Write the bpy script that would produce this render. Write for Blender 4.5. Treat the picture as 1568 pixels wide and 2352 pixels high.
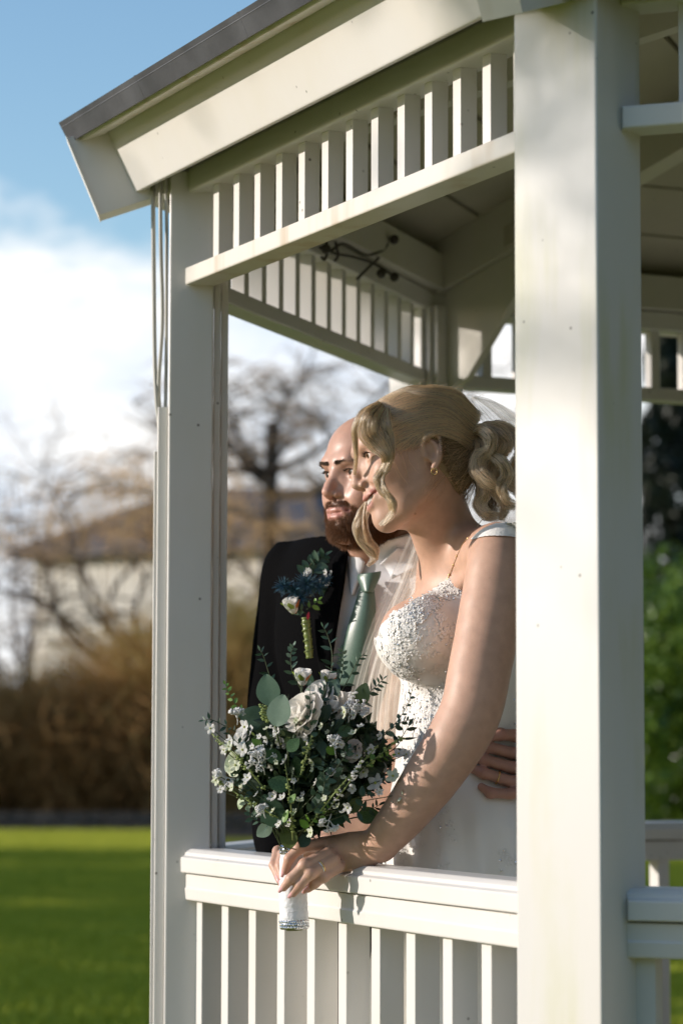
import bpy, math, random
import numpy as np
from mathutils import Vector, Matrix

for o in list(bpy.data.objects):
    bpy.data.objects.remove(o)
C = bpy.context.scene.collection
SC = bpy.context.scene
rad = math.radians

# ------------------------------------------------------------------ camera
EYE = 1.50                       # lens height above the lawn
FPX, PITCH, ROLL = 6191.5, rad(4.809), rad(0.123)
cam_d = bpy.data.cameras.new('camera')
cam = bpy.data.objects.new('camera', cam_d)
C.objects.link(cam)
_r = np.array([1.0, 0, 0]); _u = np.array([0, -math.sin(PITCH), math.cos(PITCH)])
FW = np.array([0, math.cos(PITCH), math.sin(PITCH)])
RT = _r * math.cos(ROLL) + _u * math.sin(ROLL)
UP = -_r * math.sin(ROLL) + _u * math.cos(ROLL)
M = Matrix.Identity(4)
for i in range(3):
    M[i][0], M[i][1], M[i][2] = RT[i], UP[i], -FW[i]
M[2][3] = EYE
cam.matrix_world = M
cam_d.sensor_fit = 'HORIZONTAL'
cam_d.sensor_width = 24.0
cam_d.lens = 24.0 * FPX / 1568.0
cam_d.clip_start = 0.1
cam_d.clip_end = 2000
cam_d.dof.use_dof = True
cam_d.dof.focus_distance = 4.25
cam_d.dof.aperture_fstop = 4.6
SC.camera = cam

# ------------------------------------------------------------------ sun and sky
SUN_EL, SUN_AZ = rad(14.0), rad(1.0)     # sun to the left of the view, a little behind the couple
sdir = Vector((-math.cos(SUN_EL) * math.cos(SUN_AZ), -math.cos(SUN_EL) * math.sin(SUN_AZ), math.sin(SUN_EL)))
sl = bpy.data.lights.new('sun', 'SUN')
sl.energy = 3.4
sl.angle = rad(0.53)
sl.color = (1.0, 0.905, 0.825)
so = bpy.data.objects.new('sun', sl)
so.rotation_euler = sdir.to_track_quat('Z', 'Y').to_euler()
so.location = (-20, 0, 10)
C.objects.link(so)

world = bpy.data.worlds.new('World')
SC.world = world
world.use_nodes = True
nt = world.node_tree
nt.nodes.clear()
def N(t, **kw):
    n = nt.nodes.new(t)
    for k, v in kw.items():
        if k == 'inp':
            for a, b in v.items():
                n.inputs[a].default_value = b
        else:
            setattr(n, k, v)
    return n
L = lambda a, b: nt.links.new(a, b)
sky = N('ShaderNodeTexSky', sky_type='NISHITA', sun_disc=False, sun_elevation=SUN_EL,
        sun_rotation=math.atan2(sdir.x, sdir.y), altitude=60.0, air_density=1.0, dust_density=0.6, ozone_density=1.6)
tc = N('ShaderNodeTexCoord')
mp = N('ShaderNodeMapping')
mp.inputs['Scale'].default_value = (1, 1, 2.1)
mp.inputs['Location'].default_value = (3.1, 1.7, 0.55)
L(tc.outputs['Generated'], mp.inputs['Vector'])
nz = N('ShaderNodeTexNoise', inp={'Scale': 5.5, 'Detail': 9.0, 'Roughness': 0.55, 'Distortion': 0.35})
L(mp.outputs['Vector'], nz.inputs['Vector'])
sep = N('ShaderNodeSeparateXYZ')
L(tc.outputs['Generated'], sep.inputs['Vector'])
# cumulus bank low over the horizon, scattered cloud above it
cov = N('ShaderNodeMapRange', inp={'From Min': 0.195, 'From Max': 0.235, 'To Min': 0.15, 'To Max': -0.20})
L(sep.outputs['Z'], cov.inputs['Value'])
ad = N('ShaderNodeMath', operation='ADD')
L(nz.outputs['Fac'], ad.inputs[0]); L(cov.outputs['Result'], ad.inputs[1])
ramp = N('ShaderNodeMapRange', interpolation_type='SMOOTHSTEP', inp={'From Min': 0.50, 'From Max': 0.64, 'To Min': 0.0, 'To Max': 0.97})
L(ad.outputs[0], ramp.inputs['Value'])
nz2 = N('ShaderNodeTexNoise', inp={'Scale': 9.0, 'Detail': 6.0, 'Roughness': 0.6})
L(mp.outputs['Vector'], nz2.inputs['Vector'])
cc = N('ShaderNodeMix', data_type='RGBA')
cc.inputs['A'].default_value = (0.66, 0.74, 0.86, 1)
cc.inputs['B'].default_value = (0.95, 0.94, 0.93, 1)
mr2 = N('ShaderNodeMapRange', inp={'From Min': 0.35, 'From Max': 0.58})
L(nz2.outputs['Fac'], mr2.inputs['Value'])
L(mr2.outputs['Result'], cc.inputs['Factor'])
bg1 = N('ShaderNodeBackground', inp={'Strength': 0.15})
hs = N('ShaderNodeHueSaturation', inp={'Saturation': 1.12, 'Value': 1.0})
L(sky.outputs['Color'], hs.inputs['Color'])
L(hs.outputs['Color'], bg1.inputs['Color'])
bg2 = N('ShaderNodeBackground', inp={'Strength': 0.88})
L(cc.outputs['Result'], bg2.inputs['Color'])
mxs = N('ShaderNodeMixShader')
L(ramp.outputs['Result'], mxs.inputs['Fac']); L(bg1.outputs[0], mxs.inputs[1]); L(bg2.outputs[0], mxs.inputs[2])
wo = N('ShaderNodeOutputWorld')
L(mxs.outputs[0], wo.inputs['Surface'])

SC.view_settings.view_transform = 'Standard'
SC.view_settings.look = 'None'
SC.view_settings.exposure = 0.50
SC.view_settings.gamma = 1.0
SC.view_settings.use_curve_mapping = False
SC.cycles.max_bounces = 10
SC.cycles.transparent_max_bounces = 24
SC.cycles.use_denoising = True
SC.cycles.sample_clamp_indirect = 6.0

# ------------------------------------------------------------------ helpers
def P(u, v, Y):
    """world point seen at picture position (u, v) (1568-wide picture) at depth Y"""
    d = RT * ((u - 784.0) / FPX) - UP * ((v - 1176.0) / FPX) + FW
    p = d * (Y / d[1])
    return np.array([p[0], p[1], p[2] + EYE])

def tag(o, label=None, cat=None, group=None, kind=None):
    if label: o['label'] = label
    if cat: o['category'] = cat
    if group: o['group'] = group
    if kind: o['kind'] = kind
    return o

def empty(name, loc=(0, 0, 0), label=None, cat=None, group=None, parent=None):
    o = bpy.data.objects.new(name, None)
    o.empty_display_size = 0.1
    o.location = loc
    C.objects.link(o)
    if parent: o.parent = parent
    return tag(o, label, cat, group)

def attach(o, parent):
    """parent o while keeping its world coordinates (parents only ever carry a translation)"""
    if parent is not None:
        o.parent = parent
        p = parent; t = Vector((0, 0, 0))
        while p is not None:
            t += p.location; p = p.parent
        o.location = Vector(o.location) - t
    return o

def mesh(name, v, f, mat=None, parent=None, smooth=False, cols=None):
    me = bpy.data.meshes.new(name)
    v = np.asarray(v, dtype=np.float64)
    me.from_pydata(v.tolist(), [], f if isinstance(f, list) else np.asarray(f).tolist())
    if smooth:
        me.polygons.foreach_set('use_smooth', np.ones(len(me.polygons), dtype=bool))
    if cols is not None:
        for nm, arr in cols.items():
            at = me.attributes.new(nm, 'FLOAT_COLOR', 'POINT')
            a = np.ones((len(v), 4), dtype=np.float32); a[:, :arr.shape[1]] = arr
            at.data.foreach_set('color', a.ravel())
    me.update()
    o = bpy.data.objects.new(name, me)
    if mat: me.materials.append(mat)
    C.objects.link(o)
    return attach(o, parent)

class MB:
    """collects pieces of ONE object"""
    def __init__(s): s.v = []; s.f = []; s.n = 0
    def add(s, v, f):
        v = np.asarray(v, dtype=float)
        s.v.append(v); s.f += [[i + s.n for i in q] for q in f]; s.n += len(v)
    def build(s, name, mat=None, parent=None, smooth=False):
        return mesh(name, np.concatenate(s.v), s.f, mat, parent, smooth)

def loft(rings, closed=True, caps=True):
    """rings: list of (n,3) arrays -> verts, faces"""
    n = len(rings[0]); v = np.concatenate(rings); f = []
    m = n if closed else n - 1
    for i in range(len(rings) - 1):
        for j in range(m):
            a = i * n + j; b = i * n + (j + 1) % n
            f.append([a, b, b + n, a + n])
    if caps and closed:
        f.append(list(range(n))[::-1]); f.append([(len(rings) - 1) * n + j for j in range(n)])
    return v, f

def tube(pts, r, seg=6, caps=True):
    pts = np.asarray(pts, float); n = len(pts)
    r = np.full(n, r) if np.isscalar(r) else np.asarray(r, float)
    t = np.gradient(pts, axis=0); t /= np.linalg.norm(t, axis=1)[:, None] + 1e-12
    ref = np.array([0, 0, 1.0]) if abs(t[0][2]) < .9 else np.array([1.0, 0, 0])
    x = np.cross(t[0], ref); x /= np.linalg.norm(x)
    rings = []
    for i in range(n):
        x = x - t[i] * np.dot(x, t[i]); x /= np.linalg.norm(x) + 1e-12
        y = np.cross(t[i], x)
        a = np.linspace(0, 2 * np.pi, seg, endpoint=False)
        rings.append(pts[i] + r[i] * (np.cos(a)[:, None] * x + np.sin(a)[:, None] * y))
    return loft(rings, True, caps)

def hair(name, curves, radii, mat, parent=None):
    """curves: list of (n,3); radii: list of arrays or scalars -> one native hair-curves object"""
    hc = bpy.data.hair_curves.new(name)
    hc.add_curves([len(c) for c in curves])
    pos = np.concatenate(curves).astype(np.float32)
    hc.points.foreach_set('position', pos.ravel())
    rr = np.concatenate([np.full(len(c), r) if np.isscalar(r) else np.asarray(r) for c, r in zip(curves, radii)]).astype(np.float32)
    at = hc.attributes.get('radius') or hc.attributes.new('radius', 'FLOAT', 'POINT')
    at.data.foreach_set('value', rr)
    o = bpy.data.objects.new(name, hc)
    hc.materials.append(mat)
    C.objects.link(o)
    return attach(o, parent)

def catmull(pts, n):
    pts = np.asarray(pts, float)
    k = len(pts)
    p = np.vstack([2 * pts[0] - pts[1], pts, 2 * pts[-1] - pts[-2]])
    t = np.linspace(0, k - 1, n); i = np.minimum(t.astype(int), k - 2); s = (t - i)[:, None]
    a, b, c, d = p[i], p[i + 1], p[i + 2], p[i + 3]
    return .5 * ((2 * b) + (-a + c) * s + (2 * a - 5 * b + 4 * c - d) * s ** 2 + (-a + 3 * b - 3 * c + d) * s ** 3)

# ------------------------------------------------------------------ materials
def new_mat(name):
    m = bpy.data.materials.new(name); m.use_nodes = True
    t = m.node_tree
    b = t.nodes['Principled BSDF']
    return m, t, b

def mat(name, col, rough=.5, noise=None, bump=None, spec=.5, sheen=0, metal=0, sss=0, attr=None, trans=0, col2=None, aniso=None):
    m, t, b = new_mat(name)
    b.inputs['Base Color'].default_value = (*col, 1)
    b.inputs['Roughness'].default_value = rough
    b.inputs['Specular IOR Level'].default_value = spec
    b.inputs['Metallic'].default_value = metal
    if sheen: b.inputs['Sheen Weight'].default_value = sheen
    co = t.nodes.new('ShaderNodeTexCoord')
    if noise:
        n = t.nodes.new('ShaderNodeTexNoise'); n.inputs['Scale'].default_value = noise[0]; n.inputs['Detail'].default_value = 6
        if len(noise) > 2:
            mp = t.nodes.new('ShaderNodeMapping'); mp.inputs['Scale'].default_value = noise[2]
            t.links.new(co.outputs['Object'], mp.inputs['Vector']); t.links.new(mp.outputs['Vector'], n.inputs['Vector'])
        else:
            t.links.new(co.outputs['Object'], n.inputs['Vector'])
        mr = t.nodes.new('ShaderNodeMapRange'); mr.inputs['From Min'].default_value = .3; mr.inputs['From Max'].default_value = .7
        t.links.new(n.outputs['Fac'], mr.inputs['Value'])
        mx = t.nodes.new('ShaderNodeMix'); mx.data_type = 'RGBA'
        c2 = col2 or tuple(c * (1 - noise[1]) for c in col)
        mx.inputs['A'].default_value = (*c2, 1); mx.inputs['B'].default_value = (*col, 1)
        t.links.new(mr.outputs['Result'], mx.inputs['Factor'])
        t.links.new(mx.outputs['Result'], b.inputs['Base Color'])
    if bump:
        n2 = t.nodes.new('ShaderNodeTexNoise'); n2.inputs['Scale'].default_value = bump[0]; n2.inputs['Detail'].default_value = 4
        t.links.new(co.outputs['Object'], n2.inputs['Vector'])
        bp = t.nodes.new('ShaderNodeBump'); bp.inputs['Strength'].default_value = bump[1]; bp.inputs['Distance'].default_value = bump[2] if len(bump) > 2 else .002
        t.links.new(n2.outputs['Fac'], bp.inputs['Height']); t.links.new(bp.outputs['Normal'], b.inputs['Normal'])
    return m

def pvc_material(name, base=(.71, .695, .67), algae=.25, stain=(.56, .57, .36)):
    """white plastic joinery: faint dirt, algae film in vertical streaks, tiny dark specks"""
    m, t, b = new_mat(name)
    b.inputs['Roughness'].default_value = .36
    b.inputs['Specular IOR Level'].default_value = .5
    co = t.nodes.new('ShaderNodeTexCoord')
    def noise(scale, det, mapping):
        n = t.nodes.new('ShaderNodeTexNoise'); n.inputs['Scale'].default_value = scale; n.inputs['Detail'].default_value = det
        mp = t.nodes.new('ShaderNodeMapping'); mp.inputs['Scale'].default_value = mapping
        t.links.new(co.outputs['Object'], mp.inputs['Vector']); t.links.new(mp.outputs['Vector'], n.inputs['Vector'])
        return n
    def rng(src, a, c, d=0., e=1.):
        r = t.nodes.new('ShaderNodeMapRange'); r.inputs['From Min'].default_value = a; r.inputs['From Max'].default_value = c
        r.inputs['To Min'].default_value = d; r.inputs['To Max'].default_value = e
        t.links.new(src, r.inputs['Value']); return r.outputs['Result']
    def mixc(f, a, c):
        x = t.nodes.new('ShaderNodeMix'); x.data_type = 'RGBA'
        t.links.new(f, x.inputs['Factor'])
        for s, q in (('A', a), ('B', c)):
            if isinstance(q, tuple): x.inputs[s].default_value = (*q, 1)
            else: t.links.new(q, x.inputs[s])
        return x.outputs['Result']
    streak = noise(16, 5, (1, 1, .10))
    blot = noise(5, 6, (1, 1, .6))
    mul = t.nodes.new('ShaderNodeMath'); mul.operation = 'MULTIPLY'
    t.links.new(rng(streak.outputs['Fac'], .50, .72, 0, 1), mul.inputs[0]); t.links.new(rng(blot.outputs['Fac'], .42, .7, 0, algae * 1.6), mul.inputs[1])
    c1 = mixc(mul.outputs[0], base, stain)
    c2 = mixc(rng(blot.outputs['Fac'], .3, .75, 0.0, .40), c1, (.58, .53, .43))
    vor = t.nodes.new('ShaderNodeTexVoronoi'); vor.inputs['Scale'].default_value = 26
    t.links.new(co.outputs['Object'], vor.inputs['Vector'])
    sp = t.nodes.new('ShaderNodeMath'); sp.operation = 'MULTIPLY'
    sel = rng(noise(7, 2, (1, 1, 1)).outputs['Fac'], .46, .56, 0, .85)
    t.links.new(rng(vor.outputs['Distance'], .04, .085, 1, 0), sp.inputs[0]); t.links.new(sel, sp.inputs[1])
    c3 = mixc(sp.outputs[0], c2, (.10, .09, .07))
    t.links.new(c3, b.inputs['Base Color'])
    fine = noise(60, 3, (1, 1, .3))
    bp = t.nodes.new('ShaderNodeBump'); bp.inputs['Strength'].default_value = .06; bp.inputs['Distance'].default_value = .002
    t.links.new(fine.outputs['Fac'], bp.inputs['Height']); t.links.new(bp.outputs['Normal'], b.inputs['Normal'])
    t.links.new(rng(blot.outputs['Fac'], .3, .7, .30, .48), b.inputs['Roughness'])
    return m
rng_ = np.random.default_rng(11)
# ------------------------------------------------------------------ the white octagonal gazebo
TH = rad(64.7497)
SS = 1.2
VR = np.array([0.25440388, 3.00972437]) * SS
WP = 1.2 * SS
ZL1, ZL2, ZG, ZB = [z * SS + EYE for z in (0.70989861, 0.68373361, -0.19860151, -0.23956343)]
dF = np.array([-math.cos(TH), math.sin(TH)])
VERT = [VR]; d = dF.copy()
c45, s45 = math.cos(-math.pi / 4), math.sin(-math.pi / 4)
for i in range(7):
    VERT.append(VERT[-1] + WP * d)
    d = np.array([c45 * d[0] - s45 * d[1], s45 * d[0] + c45 * d[1]])
CEN = sum(VERT) / 8
FLOOR = ZG - 0.95
PVC = pvc_material('white_pvc', algae=.10)
PVC_POST = pvc_material('white_pvc_weathered', base=(.68, .67, .64), algae=1.0)
PVC_OLD = pvc_material('white_pvc_stained', base=(.70, .67, .61), algae=1.0, stain=(.46, .33, .20))
CEIL_SHADE = pvc_material('ceiling_board_shaded', base=(.40, .37, .30), algae=.10)  # pale boards toned down, the shade under the roof is in the colour
PVC_SHADE = pvc_material('white_pvc_shaded', base=(.60, .58, .51), algae=.15)  # darker copy of the white joinery with interior shade put into its colour
FELT = mat('dark_roof_edging', (.075, .078, .085), .55, noise=(9, .45), bump=(40, .3, .003))
DARK = mat('dark_knot', (.03, .02, .012), .8)

gazebo = empty('gazebo', (CEN[0], CEN[1], 0), 'white eight sided garden gazebo with slatted frieze and dark roof edge, around the couple', 'gazebo')

def rounded(poly, r, seg=3):
    """round the corners of a closed 2-D polygon"""
    out = []
    n = len(poly)
    poly = [np.asarray(p, float) for p in poly]
    for i in range(n):
        a, b, c = poly[i - 1], poly[i], poly[(i + 1) % n]
        la, lc = np.linalg.norm(a - b), np.linalg.norm(c - b)
        rr = min(r, la * .45, lc * .45)
        p, q = b + (a - b) / la * rr, b + (c - b) / lc * rr
        for k in range(seg + 1):
            t = k / seg
            out.append((1 - t) ** 2 * p + 2 * t * (1 - t) * b + t ** 2 * q)
    return out

def prism(sec, A, B, n, r=.003, seg=3, endsA=None, endsB=None):
    """section (outward offset, z) swept from A to B (2-D points) ; ends may be sheared: offset along the run = k * outward offset"""
    sec = rounded(sec, r, seg) if r else [np.asarray(p, float) for p in sec]
    dv = (B - A) / np.linalg.norm(B - A)
    ra, rb = [], []
    for o, z in sec:
        pa = A + n * o + dv * ((endsA or 0) * o); pb = B + n * o + dv * ((endsB or 0) * o)
        ra.append([pa[0], pa[1], z]); rb.append([pb[0], pb[1], z])
    return loft([np.array(ra), np.array(rb)])

def vbox(cx, n, hw, o0, o1, z0, z1, r=.003):
    """upright post: centre cx (2-D), outward n, half width hw across, o0..o1 outward"""
    t = np.array([-n[1], n[0]])
    pl = rounded([(-hw, o0), (hw, o0), (hw, o1), (-hw, o1)], r)
    a = np.array([[*(cx + t * q[0] + n * q[1]), z0] for q in pl]); b = a.copy(); b[:, 2] = z1
    return loft([a, b])

def gpart(name, vf, m, parent=None, smooth=False, label=None):
    o = mesh(name, vf[0], vf[1], m, parent or gazebo, smooth)
    if label: o['label'] = label
    return o

def share(o, vf_offset_xy, rotz):
    pass

K_HIP = .345
PA = .0709                      # post half width
PANELS = []
for i in range(8):
    A, B = VERT[i], VERT[(i + 1) % 8]
    dv = (B - A) / np.linalg.norm(B - A)
    n = np.array([-dv[1], dv[0]])
    if np.dot(n, (A + B) / 2 - CEN) < 0: n = -n
    PANELS.append((A, B, dv, n))

# posts
for i in range(8):
    V = VERT[i]; n = (V - CEN) / np.linalg.norm(V - CEN)
    post = gpart('post', vbox(V, n, PA, -.073, .008 if i == 1 else .027, FLOOR - .25, EYE + 1.03, .004), PVC_POST if i == 0 else PVC)
    if i == 0: post['label'] = 'weathered nearest post with green algae streaks'
    gpart('post_trim', vbox(V, n, PA - .012, -.086, -.0735, FLOOR, EYE + 1.0, .003), PVC, post)
    gpart('post_trim', vbox(V, n, PA - .024, -.100, -.0865, FLOOR, EYE + 1.0, .003), PVC, post)

# railing and frieze of each side
for i, (A, B, dv, n) in enumerate(PANELS):
    e = PA / math.cos(math.pi / 8)
    t8 = math.tan(math.pi / 8)
    a, b = A + dv * e, B - dv * e
    sA, sB = t8, -t8
    # --- frieze
    fr = gpart('frieze_rail', prism([(.010, ZL2), (.010, ZL1), (-.045, ZL1), (-.045, ZL2)], a, b, n, .004, 3, sA, sB), PVC_OLD if i == 0 else PVC)
    if i == 0: fr['label'] = 'stained lower frieze rail with peeling paint'
    gpart('frieze_top_rail', prism([(.004, EYE + .992), (.004, EYE + 1.036), (-.055, EYE + 1.036), (-.055, EYE + .992)], a, b, n, .004, 3, sA, sB), PVC)
    gpart('ring_beam', prism([(-.004, EYE + 1.038), (-.004, EYE + 1.12), (-.085, EYE + 1.12), (-.085, EYE + 1.038)], a, b, n, .002, 2, sA, sB), PVC_SHADE)
    t0 = .151
    k = 0
    while True:
        t = t0 + .0927 * k; k += 1
        if t > WP - .10: break
        c = A + dv * (t + .012)
        gpart('slat', vbox(c, n, .0125, -.042, -.014, ZL1, EYE + .992, .0015), PVC)
    # --- railing
    gpart('handrail', prism([(.011, ZG), (.012, ZG + .027), (.002, ZG + .030), (.002, ZG + .035), (-.008, ZG + .042), (-.066, ZG + .042), (-.076, ZG + .035), (-.076, ZG + .030), (-.085, ZG + .027), (-.084, ZG)], a, b, n, .003, 3, sA, sB), PVC)
    gpart('rail_board', prism([(.0, ZB), (.002, ZG - .028), (.0, ZG - .026), (.0, ZG - .0025), (-.072, ZG - .0025), (-.072, ZB)], a, b, n, .0035, 3, sA, sB), PVC)
    gpart('bottom_rail', prism([(.0, FLOOR + .07), (.0, FLOOR + .13), (-.072, FLOOR + .13), (-.072, FLOOR + .07)], a, b, n, .004, 3, sA, sB), PVC)
    t0 = .135
    k = 0
    while True:
        t = t0 + .1195 * k; k += 1
        if t > WP - .09: break
        c = A + dv * (t + .015)
        gpart('baluster', vbox(c, n, .0150, -.060, -.018, FLOOR + .13, ZB, .002), PVC)
    # --- eaves
    cA = lambda o, s: A + n * o + dv * (-s)
    fb, ft = (.077, EYE + .9987), (.127, EYE + 1.113)
    tk = np.array([-.92, -.39]) * .022
    hw = .030 / math.cos(math.pi / 8)
    ends = -t8
    aa, bb = A + dv * hw, B - dv * hw
    fa = gpart('fascia_board', prism([fb, ft, (ft[0] + tk[0], ft[1] + .008), (fb[0] + tk[0], fb[1] + .008)], aa, bb, n, .004, 3, ends, -ends), PVC)
    gpart('eaves_batten', prism([(.128, EYE + 1.108), (.168, EYE + 1.094), (.178, EYE + 1.106), (.13, EYE + 1.124)], A, B, n, .003, 2, ends, -ends), PVC_OLD)
    gpart('roof_edging', prism([(.181, EYE + 1.096), (.199, EYE + 1.134), (.10, EYE + 1.176), (.098, EYE + 1.171), (.193, EYE + 1.130), (.176, EYE + 1.098)], A, B, n, 0, 1, ends, -ends), FELT)
    for q in (.31, .72, 1.13):
        tt = A + dv * (q + random.Random(i * 9 + int(q * 100)).uniform(-.05, .05))
        gpart('edging_seam', prism([(.1813, EYE + 1.0962), (.1995, EYE + 1.1345), (.1855, EYE + 1.1398), (.177, EYE + 1.1)], tt, tt + dv * .006, n, 0, 1), FELT)
    # soffit boards and roof covering (three bands of ceiling boards to the top)
    apex = np.array([CEN[0], CEN[1], EYE + 1.03 + 1.88 * K_HIP])
    nb = 9
    for k in range(nb):
        f0, f1 = k / nb, (k + 1) / nb - .006
        q = []
        for f in (f0, f1):
            for S in (A, B):
                q.append(np.array([*(S + (CEN - S) * f), EYE + 1.125 + 1.88 * K_HIP * f * .985]))
        v = [q[0], q[1], q[3], q[2]]
        up = np.array([0, 0, .014])
        gpart('ceiling_board', loft([np.array(v), np.array(v) + up]), CEIL_SHADE)
    ea, eb = A + n * .195 - dv * (.195 * t8), B + n * .195 + dv * (.195 * t8)
    za = EYE + 1.136
    top = np.array([CEN[0], CEN[1], za + (1.88 + .2) * K_HIP])
    gpart('roof_panel', (np.array([[*ea, za], [*eb, za], top, [*ea, za - .012], [*eb, za - .012], top - [0, 0, .012]]),
                         [[0, 1, 2], [5, 4, 3], [0, 3, 4, 1], [1, 4, 5, 2], [2, 5, 3, 0]]), FELT)

# hip rafters with their tails showing at the eaves, and a gusset under each
for i in range(8):
    V = VERT[i]; n = (V - CEN) / np.linalg.norm(V - CEN); t = np.array([-n[1], n[0]])
    def side(poly, hw):
        a = np.array([[*(V + n * r + t * hw), z] for r, z in poly]); b = np.array([[*(V + n * r - t * hw), z] for r, z in poly])
        return loft([a, b])
    R = -1.86
    gpart('hip_rafter', side([(.1355, EYE + .957), (.196, EYE + 1.099), (.150, EYE + 1.115), (R, EYE + 1.099 + (.196 - R) * K_HIP - .02), (R, EYE + .957 + (.1355 - R) * K_HIP)], .030), PVC_SHADE if i > 1 else PVC)
    gpart('rafter_cap', side([(.1385, EYE + .955), (.2005, EYE + 1.103), (.196, EYE + 1.099), (.1358, EYE + .957)], .034), PVC_OLD)
    zr = lambda r: EYE + .957 + (.1355 - r) * K_HIP
    if i > 1: gpart('gusset_plate', side([(-.1005, EYE + .80), (-.1005, zr(-.1005) - .003), (-.42, zr(-.42) - .003), (-.34, EYE + 1.05), (-.16, EYE + .83)], .012), PVC_SHADE)
    gpart('cleat', side([(-.30, zr(-.30) + .002), (-.30, zr(-.30) + .05), (-.44, zr(-.44) + .05), (-.44, zr(-.44) + .002)], .05), CEIL_SHADE)
hub = [np.array([[CEN[0] + .12 * math.cos(a), CEN[1] + .12 * math.sin(a), z] for a in np.arange(8) * math.pi / 4]) for z in (EYE + 1.45, EYE + 1.85)]
gpart('roof_hub', loft(hub), PVC)
fl = [np.array([[*(V + (V - CEN) * .04), z] for V in VERT]) for z in (FLOOR - .25, FLOOR)]
gpart('deck', loft(fl), mat('deck_timber', (.34, .30, .24), .7, noise=(4, .4, (1, 9, 1)), bump=(30, .3)))

# cables clipped down the outside of the left post, and the old wiring under its eaves
V = VERT[1]; n = (V - CEN) / np.linalg.norm(V - CEN); t = np.array([-n[1], n[0]])
if t[1] > 0: t = -t
CABLE = mat('grey_cable', (.42, .41, .36), .5)
def cab(pts, r):
    w = [np.array([*(V + n * o + t * s), EYE + z]) for o, s, z in pts]
    gpart('cable', tube(catmull(w, 30), r, 6), CABLE, None, True)
trunking = gpart('cable_trunking', vbox(V, n, .050, .0085, .0275, FLOOR - .2, EYE + .60, .003), PVC)
gpart('trunking_lid', vbox(V + t * .008, n, .036, .0278, .0335, FLOOR - .2, EYE + .52, .002), PVC, trunking)
cab([(.040, .03, 1.02), (.037, .036, .86), (.034, .040, .70), (.030, .044, .62), (.024, .044, .56), (.024, .044, .52)], .0045)
cab([(.026, .055, 1.03), (.024, .064, .90), (.020, .058, .76), (.026, .045, .64), (.022, .03, .56), (.022, .03, .52)], .0040)
cab([(.018, .064, 1.03), (.014, .060, .96), (.013, .050, .80), (.013, .038, .68), (.014, .04, .56), (.014, .04, .52)], .0035)
# dark pierced knots in the inside post face and dead ivy caught below the eaves
V2 = VERT[2]
wires = [[(735, 568, 5.40), (770, 582, 5.50), (812, 590, 5.60), (860, 606, 5.72), (905, 634, 5.82)], [(748, 548, 5.42), (752, 575, 5.44), (745, 596, 5.44), (738, 590, 5.43)],
         [(760, 575, 5.47), (790, 560, 5.55), (840, 585, 5.66), (880, 575, 5.78)], [(820, 640, 5.62), (850, 610, 5.70), (870, 590, 5.76), (890, 560, 5.80)], [(770, 556, 5.48), (776, 585, 5.5), (768, 600, 5.5)]]
WIREM = mat('dark_wire', (.05, .042, .032), .6)
for w in wires:
    gpart('wire', tube(catmull(np.array([P(*q) for q in w]), 24), .0032, 6), WIREM, None, True)
for (u, v_, Y_) in ((748, 572, 5.42), (905, 550, 5.80), (905, 636, 5.80), (875, 628, 5.76)):
    c = P(u, v_, Y_)
    gpart('cable_clip', loft([np.array([[c[0] + r * math.cos(a), y, c[2] + r * math.sin(a)] for a in np.linspace(0, 6.283, 9)[:-1]]) for y, r in ((c[1] - .012, .007), (c[1] - .004, .011), (c[1] + .012, .009))]), WIREM, None, True)
# ------------------------------------------------------------------ ground and backdrop
LAWN = mat('lawn_green', (.18, .205, .018), .9, noise=(.9, .4), bump=(14, .8, .05), spec=.1, col2=(.20, .215, .02))
gx = np.linspace(-1, 1, 61); gx = np.sign(gx) * np.abs(gx) ** 2.2 * 600
v = [[x, y + 40, 0] for y in gx for x in gx]
f = [[j * 61 + i, j * 61 + i + 1, (j + 1) * 61 + i + 1, (j + 1) * 61 + i] for j in range(60) for i in range(60)]
tag(mesh('lawn', v, f, LAWN), None, None, None, 'structure')
R_ = np.random.default_rng(5)

def hair_mat(name, c1, c2, rough=.7, trans=.0):
    m, t, b = new_mat(name)
    hi = t.nodes.new('ShaderNodeHairInfo')
    mx = t.nodes.new('ShaderNodeMix'); mx.data_type = 'RGBA'
    mx.inputs['A'].default_value = (*c1, 1); mx.inputs['B'].default_value = (*c2, 1)
    t.links.new(hi.outputs['Random'], mx.inputs['Factor']); t.links.new(mx.outputs['Result'], b.inputs['Base Color'])
    b.inputs['Roughness'].default_value = rough; b.inputs['Specular IOR Level'].default_value = .25
    return m

def leaf_mat(name, c1, c2, rough=.45, transl=.25):
    """leaf colour varies from leaf to leaf (attribute 'tint')"""
    m, t, b = new_mat(name)
    at = t.nodes.new('ShaderNodeAttribute'); at.attribute_name = 'tint'
    mx = t.nodes.new('ShaderNodeMix'); mx.data_type = 'RGBA'
    mx.inputs['A'].default_value = (*c1, 1); mx.inputs['B'].default_value = (*c2, 1)
    t.links.new(at.outputs['Fac'], mx.inputs['Factor']); t.links.new(mx.outputs['Result'], b.inputs['Base Color'])
    b.inputs['Roughness'].default_value = rough
    tr = t.nodes.new('ShaderNodeBsdfTranslucent'); t.links.new(mx.outputs['Result'], tr.inputs['Color'])
    ms = t.nodes.new('ShaderNodeMixShader'); ms.inputs[0].default_value = transl
    t.links.new(b.outputs[0], ms.inputs[1]); t.links.new(tr.outputs[0], ms.inputs[2])
    t.links.new(ms.outputs[0], t.nodes['Material Output'].inputs['Surface'])
    return m

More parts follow.
